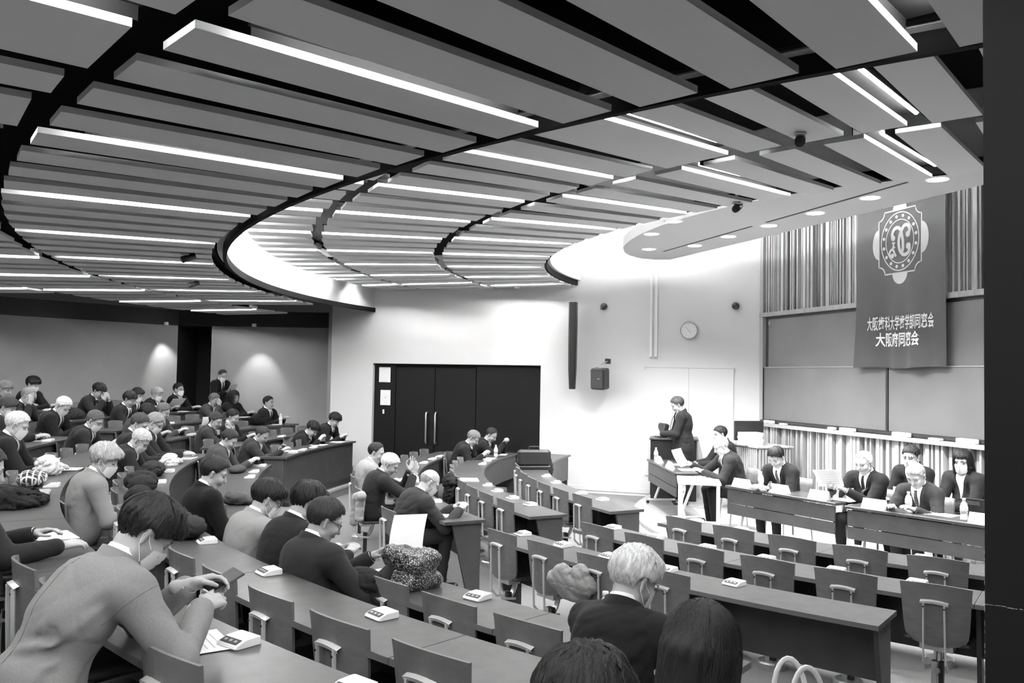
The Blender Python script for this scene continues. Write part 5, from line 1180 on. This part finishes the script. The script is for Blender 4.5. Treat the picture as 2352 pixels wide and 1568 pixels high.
# camera pods and brackets hanging from the ceiling
for i, (r_, a_, z_, lb) in enumerate(((7.6, 219.3, Z2, 'black ceiling camera hanging near the end of a panel by the stage'), (9.35, 229.6, Z2, 'small ceiling device in the gap near the top right'), (12.0, 199.9, Z1, 'small dark ceiling bracket above the far rear tiers'), (12.3, 186.5, Z1, 'tiny dark ceiling bracket near the curved white upstand'))):
    t = empty('ceiling_camera', pol(r_, a_, z_)); MB().tube([(0, 0, 0.1), (0, 0, -0.03)], 0.012, 8).build('stem', 'white_plastic', t)
    q = MB().tube([(-0.08, 0, -0.05), (0.06, 0, -0.05)], 0.035, 10).build('camera_body', 'black_plastic', t, True); q.rotation_euler = (0, 0.4, math.radians(a_+20))
    MB().box((0, 0, -0.012), (0.07, 0.07, 0.012)).build('clamp', 'white_plastic', t); tag(t, lb, 'camera', 'ceiling cameras')
# ================================================================== coats, bags, papers and other belongings
def soft(name, label, cat, loc, rz, parts, mt, res=0.012, wr=0.012, seed=1, wl=(0.06, 0.16), group='coats and bags left on desks and chairs'):
    """soft crumpled thing from blended lumps; parts = (centre, radii) or (a, b, ra, rb)"""
    F = Field()
    for p in parts:
        if len(p) == 2: F.ell(p[0], p[1], None, 0, 0.03)
        else: F.cone(p[0], p[1], p[2], p[3], 0, 0.03)
    me = np_mesh(name, [F.mesh(res, wr, (0,), seed, wl=wl, nw=7)], [mt]); o = link(name, me); o.location = loc; o.rotation_euler = (0, 0, rz); tag(o, label, cat, group); return o
def dk(row, a, r=0.22, dz=0.0): p = pol(ROWR[row]+r, a, ROWF[row]+0.72+dz); return (p.x, p.y, p.z)
R_ = math.radians
C_BLK = gmat('cloth', 0.012); C_DRK = gmat('cloth', 0.028); C_MID = gmat('cloth', 0.07); C_LGT = gmat('cloth', 0.30); C_WHT = gmat('cloth', 0.66)
soft('dark_coat', 'dark coat heaped on the desk end behind the grey suit man', 'coat', dk(4, 213.2, 0.2, 0.03), R_(213), [((0, 0, 0.03), (0.17, 0.26, 0.06)), ((0.02, -0.1, 0.08), (0.12, 0.14, 0.07)), ((-0.05, 0.15, 0.05), (0.1, 0.15, 0.06))], C_DRK, seed=2)
soft('dark_coat', 'black coat rolled over a chair in front of the grey suit man', 'coat', (pol(ROWR[4]+DD+0.10, 215.9).x, pol(ROWR[4]+DD+0.10, 215.9).y, ROWF[4]+0.83), R_(216), [((0, 0, 0.0), (0.10, 0.24, 0.07)), ((0.02, 0.16, -0.03), (0.10, 0.10, 0.08)), ((-0.03, -0.14, -0.08), (0.07, 0.10, 0.14))], C_BLK, seed=3)
soft('leather_bag', 'dark leather bag under the rolled black coat', 'bag', (pol(ROWR[4]+DD+0.22, 216.4).x, pol(ROWR[4]+DD+0.22, 216.4).y, ROWF[4]+0.60), R_(216), [((0, 0, 0.0), (0.08, 0.18, 0.10)), ((0, 0, 0.06), (0.06, 0.16, 0.05))], gmat('cloth', 0.045), wr=0.003, seed=4)
soft('dark_coat', 'large black coat with buttons draped at the left edge', 'coat', dk(5, 207.8, 0.30, 0.03), R_(209), [((0, 0, 0.0), (0.22, 0.36, 0.07)), ((0.08, 0.1, 0.05), (0.15, 0.22, 0.07)), ((0.16, -0.15, -0.03), (0.14, 0.2, 0.08)), ((0.26, 0, -0.12), (0.07, 0.3, 0.14))], C_BLK, res=0.013, seed=5)
soft('puffer_jacket', 'black quilted jacket bundled on the far side of the second upper desk', 'coat', dk(4, 201.5, 0.25, 0.03), R_(201), [((0, -0.08, 0.05), (0.14, 0.11, 0.09)), ((0, 0.06, 0.06), (0.15, 0.10, 0.10)), ((-0.02, 0.18, 0.04), (0.13, 0.09, 0.08))], C_DRK, wr=0.006, seed=6)
soft('shoulder_bag', 'black bag with a rounded flap below the quilted jacket', 'bag', dk(4, 204.8, 0.26, 0.06), R_(205), [((0, 0, 0.0), (0.10, 0.22, 0.07)), ((0.0, 0.0, -0.03), (0.13, 0.2, 0.05))], C_BLK, wr=0.003, seed=7)
soft('shoulder_bag', 'dark glossy bag with strap on the second upper desk', 'bag', dk(4, 196.3, 0.22, 0.05), R_(196), [((0, 0, 0.02), (0.12, 0.24, 0.08)), ((0.0, 0.1, 0.06), (0.08, 0.12, 0.06))], gmat('cloth', 0.035), wr=0.009, seed=8)
soft('white_scarf', 'crumpled white cloth beside a dark bag', 'scarf', dk(4, 191.3, 0.2, 0.03), R_(191), [((0, 0, 0.0), (0.11, 0.16, 0.05)), ((0.0, -0.06, 0.05), (0.08, 0.09, 0.05))], C_WHT, wr=0.012, seed=9)
soft('white_scarf', 'fluffy white scarf heaped on the third upper desk', 'scarf', dk(5, 199.2, 0.24, 0.04), R_(199), [((0, 0, 0.02), (0.13, 0.20, 0.08)), ((0.0, 0.1, 0.08), (0.10, 0.10, 0.07)), ((0, -0.14, 0.0), (0.1, 0.14, 0.05))], C_WHT, wr=0.012, seed=10)
o = soft('plaid_scarf', 'plaid scarf folded on the third upper desk', 'scarf', dk(5, 203.0, 0.26, 0.04), R_(203), [((0, 0, 0.02), (0.12, 0.22, 0.07)), ((0.02, 0.1, 0.05), (0.09, 0.1, 0.05))], C_MID, wr=0.006, seed=11)
pm = bpy.data.materials.new('plaid_cloth'); pm.use_nodes = True; nt = pm.node_tree; MATS['plaid_cloth'] = pm
tc = nt.nodes.new('ShaderNodeTexCoord'); w1 = nt.nodes.new('ShaderNodeTexWave'); w2 = nt.nodes.new('ShaderNodeTexWave'); w2.bands_direction = 'Y'; ad = nt.nodes.new('ShaderNodeMath'); ad.operation = 'MAXIMUM'; cr_ = nt.nodes.new('ShaderNodeValToRGB')
for w_ in (w1, w2): w_.inputs['Scale'].default_value = 7.0; nt.links.new(tc.outputs['Object'], w_.inputs['Vector'])
nt.links.new(w1.outputs['Fac'], ad.inputs[0]); nt.links.new(w2.outputs['Fac'], ad.inputs[1]); nt.links.new(ad.outputs[0], cr_.inputs['Fac'])
cr_.color_ramp.elements[0].position = 0.72; cr_.color_ramp.elements[0].color = (0.03, 0.03, 0.03, 1); cr_.color_ramp.elements[1].position = 0.98; cr_.color_ramp.elements[1].color = (0.6, 0.6, 0.6, 1)
nt.links.new(cr_.outputs['Color'], nt.nodes['Principled BSDF'].inputs['Base Color']); nt.nodes['Principled BSDF'].inputs['Roughness'].default_value = 0.9
o.data.materials[0] = pm
t = empty('clutch_case', dk(5, 205.6, 0.16), R_(205)); MB().bbox((0, 0, 0.012), (0.16, 0.28, 0.024), 0.008).build('case', 'mid_plastic', t); MB().box((0.0, 0, 0.0245), (0.155, 0.004, 0.002)).build('zip', 'alu', t); tag(t, 'flat grey document case in front of the plaid scarf', 'case')
soft('folded_jacket', 'grey jacket folded on the desk before the man in black', 'coat', dk(3, 203.0, 0.22, 0.02), R_(203), [((0, 0, 0.02), (0.16, 0.22, 0.05)), ((0.05, 0.1, 0.05), (0.1, 0.12, 0.05))], gmat('cloth', 0.10), wr=0.010, seed=12)
soft('soft_pouch', 'dark oval pouch on the desk of the man with lanyard', 'bag', dk(3, 190.0, 0.30, 0.03), R_(190+90), [((0, 0, 0.0), (0.24, 0.10, 0.05))], gmat('cloth', 0.06), wr=0.002, seed=13)
soft('checked_scarf', 'pale checked cloth over a chair beside the paper reader', 'scarf', tuple(pol(ROWR[3]+DD+0.42, 217.2, ROWF[3]+0.72)), R_(217), [((0, 0, 0.0), (0.05, 0.10, 0.08)), ((0, -0.06, -0.05), (0.05, 0.08, 0.08))], C_LGT, wr=0.008, seed=14)
# patterned bag and puffer jacket beside the paper reader
o = soft('patterned_bag', 'black bag with pale leaf pattern on the first upper desk', 'bag', dk(3, 221.6, 0.20, 0.12), R_(221), [((-0.09, -0.12, -0.08), (-0.09, 0.12, -0.08), 0.05, 0.05), ((0.09, -0.12, -0.08), (0.09, 0.12, -0.08), 0.05, 0.05), ((0, -0.1, -0.06), (0, 0.1, -0.06), 0.09, 0.09), ((-0.06, -0.13, 0.04), (-0.06, 0.13, 0.05), 0.06, 0.055), ((0.06, -0.12, 0.05), (0.06, 0.13, 0.03), 0.06, 0.06), ((-0.02, -0.1, 0.08), (0.0, 0.1, 0.07), 0.035, 0.03)], 'black_plastic', wr=0.005, seed=15)
lm = bpy.data.materials.new('leaf_pattern'); lm.use_nodes = True; nt = lm.node_tree; MATS['leaf_pattern'] = lm
tc = nt.nodes.new('ShaderNodeTexCoord'); mp = nt.nodes.new('ShaderNodeMapping'); vo = nt.nodes.new('ShaderNodeTexVoronoi'); cr_ = nt.nodes.new('ShaderNodeValToRGB')
mp.inputs['Scale'].default_value = (34, 13, 24); mp.inputs['Rotation'].default_value = (0.5, 0.3, 0.6); nt.links.new(tc.outputs['Object'], mp.inputs['Vector']); nt.links.new(mp.outputs[0], vo.inputs['Vector']); nt.links.new(vo.outputs['Distance'], cr_.inputs['Fac'])
cr_.color_ramp.elements[0].position = 0.30; cr_.color_ramp.elements[0].color = (0.55, 0.55, 0.55, 1); cr_.color_ramp.elements[1].position = 0.42; cr_.color_ramp.elements[1].color = (0.015, 0.015, 0.015, 1)
nt.links.new(cr_.outputs['Color'], nt.nodes['Principled BSDF'].inputs['Base Color']); nt.nodes['Principled BSDF'].inputs['Roughness'].default_value = 0.35; o.data.materials[0] = lm
ch = tuple(pol(ROWR[3]+DD+0.05, 221.3, ROWF[3]+0.74))
soft('puffer_jacket', 'black puffer jacket hanging over a chair beside the paper reader', 'coat', ch, R_(221), [((0, 0, 0.02), (0.10, 0.16, 0.09)), ((0.08, -0.12, -0.02), (0.09, 0.09, 0.08)), ((0.10, -0.20, -0.14), (0.08, 0.07, 0.10)), ((0.06, -0.22, -0.28), (0.06, 0.06, 0.10)), ((-0.02, 0.12, -0.12), (0.07, 0.12, 0.14))], gmat('cloth', 0.016), wr=0.006, seed=16)
soft('light_jacket', 'pale quilted jacket on the chair beyond the white-haired man', 'coat', tuple(pol(ROWR[2]+DD+0.12, 220.2, 0.60)), R_(220), [((-0.02, -0.17, 0.0), (-0.02, 0.17, 0.0), 0.07, 0.07), ((0, 0.11, 0.07), (0.05, 0.09, 0.09)), ((0, -0.07, 0.06), (0.05, 0.10, 0.07)), ((-0.03, 0, -0.06), (0.06, 0.17, 0.08))], gmat('cloth', 0.26), wr=0.005, wl=(0.10, 0.2), seed=17)
soft('tweed_coat', 'pale speckled coat over the chair of the man raising his fingers', 'coat', tuple(pol(ROWR[2]+DD+0.44, 198.6, 0.74)), R_(198), [((0.0, -0.18, 0.0), (0.0, 0.12, 0.05), 0.045, 0.05), ((0.02, -0.16, -0.02), (0.03, -0.2, -0.28), 0.05, 0.05), ((0.0, 0.05, 0.0), (0.01, 0.02, -0.2), 0.05, 0.05)], gmat('cloth', 0.34), wr=0.004, wl=(0.12, 0.25), seed=18)
soft('dark_coat', 'black coat hanging over a chair of the second row', 'coat', tuple(pol(ROWR[1]+DD+0.10, 190.0, 0.70)), R_(190), [((0, 0, 0.04), (0.09, 0.20, 0.10)), ((0.0, 0.05, -0.15), (0.08, 0.18, 0.16))], C_BLK, wr=0.010, seed=19)
soft('dark_coat', 'dark coat heaped against the rear wall desk', 'coat', dk(7, 176.3, 0.35, 0.05), R_(176), [((0, 0, 0.0), (0.18, 0.30, 0.12)), ((0.0, 0.15, 0.06), (0.12, 0.15, 0.09))], gmat('cloth', 0.03), res=0.016, seed=20)
soft('dark_coat', 'dark coats piled on the desk beside the upright man', 'coat', dk(5, 163.2, 0.35, 0.06), R_(163), [((0, 0, 0.0), (0.16, 0.28, 0.12)), ((0.0, 0.15, 0.05), (0.12, 0.15, 0.10))], C_BLK, res=0.016, seed=21)
# briefcase on the front row
t = empty('briefcase', dk(0, 178.0, 0.22), R_(178+12)); MB().bbox((0, 0, 0.17), (0.50, 0.16, 0.24), 0.03).build('body', 'black_plastic', t); MB().tube([(-0.08, 0, 0.29), (-0.07, 0, 0.335), (0.07, 0, 0.335), (0.08, 0, 0.29)], 0.012, 8).build('handle', 'dark_metal', t)
MB().box((0, -0.083, 0.15), (0.50, 0.008, 0.012)).build('zip', 'dark_metal', t); MB().bbox((0, 0, 0.03), (0.50, 0.17, 0.05), 0.01).build('base', 'black_plastic', t); tag(t, 'black briefcase standing on the far end of the front desk', 'briefcase')
soft('dark_coat', 'dark jacket hanging beside the black briefcase', 'coat', dk(0, 172.2, 0.10, 0.02), R_(172), [((0, 0, 0.06), (0.10, 0.16, 0.10)), ((-0.08, 0.0, -0.10), (0.06, 0.14, 0.16))], C_DRK, wr=0.010, res=0.014, seed=22)
# tote bag with pale handles
tb = empty('tote_bag', (1.24, 3.70, 0.15), R_(20)); MB().bbox((0, 0, 0.25), (0.36, 0.16, 0.50), 0.03).build('body', 'black_plastic', tb)
for s_ in (-1, 1):
    MB().tube([(-0.095, 0.05*s_, 0.47)]+[(-0.085*math.cos(math.pi*k/12), 0.06*s_+0.02*math.sin(math.pi*k/12), 0.62+0.165*math.sin(math.pi*k/12)) for k in range(13)]+[(0.095, 0.05*s_, 0.47)], 0.013, 8, flat=0.45).build('handle', 'white_plastic', tb, True)
tg = MB().box((0.0, -0.03, 0.60), (0.10, 0.004, 0.22)).build('paper_tag', 'paper', tb); tg.rotation_euler = (0.1, 0.25, 0.3)
tag(tb, 'tote bag with upright pale handles at the bottom edge', 'bag')
# papers in hands and on desks
def handheld(label, c, ux, uy, w_, h_, bend=0.02, lines=True):
    """sheet with centre c, axes ux (width) and uy (height)"""
    c = Vector(c); ux = Vector(ux).normalized(); n = ux.cross(Vector(uy)).normalized(); uy = n.cross(ux).normalized(); t = empty('paper_sheet', c); g = MB(); P = []
    for i in range(7):
        for j in range(7):
            s_ = -0.5+i/6; q = -0.5+j/6; P.append(ux*w_*s_+uy*h_*q+n*bend*(1-4*q*q))
    g.grid(P, 7, 7); g.build('sheet', 'paper', t, True)
    if lines:
        l = MB(); M = Matrix((ux, uy, n)).transposed()
        for k in range(8):
            q = 0.36-0.1*k; l.box(ux*0+uy*h_*q+n*(bend*(1-4*q*q)+0.0012), (w_*0.7, 0.004, 0.0005), M=M); l.box(ux*0+uy*h_*q+n*(bend*(1-4*q*q)-0.0012), (w_*0.7, 0.004, 0.0005), M=M)
        l.build('print', 'faint_ink', t)
    tag(t, label, 'paper', 'loose papers'); return t
def loc2w(o, p): return o.matrix_basis @ Vector(p)
def ldir(o, p): return o.rotation_euler.to_matrix() @ Vector(p)
handheld('large white sheet held up by the man in the first upper row', loc2w(P5, (0.54, -0.24, 0.965)), ldir(P5, (0.35, -0.9, 0.12)), ldir(P5, (0.34, -0.02, 0.95)), 0.25, 0.33, lines=False)
handheld('white sheet held by the speaker at the podium', loc2w(P45, (0.50, 0.06, 1.25)), ldir(P45, (0.85, 0.45, 0.0)), ldir(P45, (0.25, -0.45, 0.85)), 0.21, 0.27)
handheld('white sheet raised by the white-haired man at the side table', loc2w(P46, (0.80, -0.12, 0.97)), ldir(P46, (0.8, 0.55, -0.1)), ldir(P46, (0.3, -0.45, 0.8)), 0.21, 0.27)
handheld('large white sheet read by the white-haired man on stage', loc2w(P49, (0.56, -0.18, 0.98)), ldir(P49, (0.15, -1, -0.1)), ldir(P49, (0.55, 0, 0.8)), 0.30, 0.24)
handheld('large pale sheet held by a masked man at the rear', loc2w(P26, (0.55, -0.02, 0.90)), ldir(P26, (0.1, 1, 0)), ldir(P26, (0.7, 0, 0.6)), 0.36, 0.26, lines=False)
handheld('white sheet in the hands of the standing man at the rear', loc2w(P24, (0.45, -0.02, 1.26)), ldir(P24, (0, 1, 0)), ldir(P24, (0.6, 0, 0.7)), 0.20, 0.22)
handheld('curled white paper held over the third upper desk', dk(5, 173.2, 0.2, 0.14), (0.2, 1, 0), (0.4, 0, 0.9), 0.20, 0.26, 0.03, False)
for i, (row, a, r, w_, h_, lb) in enumerate(((5, 226.0, 0.20, 0.21, 0.28, 'white paper under the arms of the grey suit man'), (3, 219.9, 0.16, 0.26, 0.20, 'white papers on the desk of the paper reader'), (2, 205.6, 0.28, 0.20, 0.24, 'white sheet the bald man writes on'),
        (1, 168.6, 0.18, 0.26, 0.36, 'white papers in front of the grey-haired man near the door'), (1, 163.0, 0.16, 0.22, 0.3, 'white papers beside the clasped hands'), (1, 188.2, 0.25, 0.24, 0.34, 'white magazine at the far part of the second row'),
        (3, 175.6, 0.22, 0.22, 0.30, 'white booklet before the man with receding hair'), (3, 169.8, 0.20, 0.26, 0.3, 'white papers under the man leaning low'), (3, 166.0, 0.18, 0.22, 0.30, 'white papers at the end of the far desk'),
        (5, 163.0, 0.15, 0.24, 0.34, 'white papers on the desk before the dark coats'), (5, 186.4, 0.18, 0.22, 0.30, 'white sheet of the masked man writing'), (4, 187.4, 0.18, 0.22, 0.32, 'white papers of the grey-haired masked man'),
        (6, 187.6, 0.2, 0.24, 0.36, 'open white booklet at the left edge'), (5, 197.6, 0.12, 0.22, 0.26, 'white sheets under the fluffy scarf'), (5, 214.6, 0.13, 0.22, 0.30, 'open brochure on the desk at the left edge'),
        (7, 164.8, 0.2, 0.24, 0.34, 'white papers before the upright masked man'), (6, 161.8, 0.16, 0.22, 0.30, 'white papers before the long-haired woman'), (7, 178.6, 0.18, 0.22, 0.3, 'white papers by the balding grey man'), (3, 230.5, 0.15, 0.24, 0.30, 'white paper in front of the white-haired man'), (4, 235.0, 0.15, 0.24, 0.3, 'white paper before the long-haired woman at right'))):
    sheet(dk(row, a, r, 0.001), R_(a+90+(i*37) % 25-12), h_, w_, lb, stack=0.003+0.001*(i % 3), curl=0.004*(i % 2))
# bottles among the audience
for row, a, r, lb in ((2, 194.2, 0.12, 'plastic bottle beside the raised fingers'), (1, 166.0, 0.12, 'plastic bottle between the two men near the door'), (0, 174.8, 0.12, 'plastic bottle behind the black briefcase'), (5, 162.0, 0.12, 'small bottle beside the dark coats at the rear'), (3, 228.7, 0.10, 'small bottle beside the white-haired man')):
    bottle(dk(row, a, r), lb)
# phone in the hands of the grey-suited man
t = empty('mobile_phone', loc2w(P1, (0.735, -0.07, 0.945)), P1.rotation_euler[2]); q = MB().bbox((0, 0, 0), (0.15, 0.075, 0.009), 0.003).build('case', 'black_plastic', t); s2 = MB().box((0, 0, 0.005), (0.135, 0.066, 0.001)).build('screen', 'dark_metal', t)
t.rotation_euler = (0.25, -0.35, P1.rotation_euler[2]+0.1); tag(t, 'black phone in the hands of the grey suit man', 'phone')
# chairs under the people on stage
for o, lb in ((P46, 'chair under the white-haired man at the side table'), (P47, 'chair behind the podium side table'), (P48, 'chair of the man writing at the first stage table'), (P49, 'chair of the man reading a large sheet'), (P50, 'chair in the second row on stage'), (P51, 'chair of the man with the patterned tie'), (P52, 'chair of the woman by the pillar')):
    stage_chair((o.location.x, o.location.y, STAGE), o.rotation_euler[2], lb)
p_ = on(TA, TAd, TAn, 1.45, 0.95); stage_chair((p_[0], p_[1], STAGE), math.radians(214), 'empty chair between the bowed man and the reader on stage')

t = empty('laptop', on(TB, TBd, TBn, 1.33, 0.26), rzB); MB().bbox((0, 0.1, 0.009), (0.34, 0.23, 0.018), 0.004).build('keyboard_base', 'black_plastic', t)
q = MB().bbox((0, 0, 0.11), (0.34, 0.012, 0.22), 0.004).build('lid', 'dark_metal', t); q.rotation_euler = (0.22, 0, 0)
dm = MB()
for i in range(9):
    for j in range(3): dm.box((-0.12+0.014*i, -0.0068, 0.16+0.014*j), (0.006, 0.001, 0.006))
dm.build('dot_pattern', 'alu', q); tag(t, 'dark laptop with a dotted lid behind the last name plate', 'laptop')
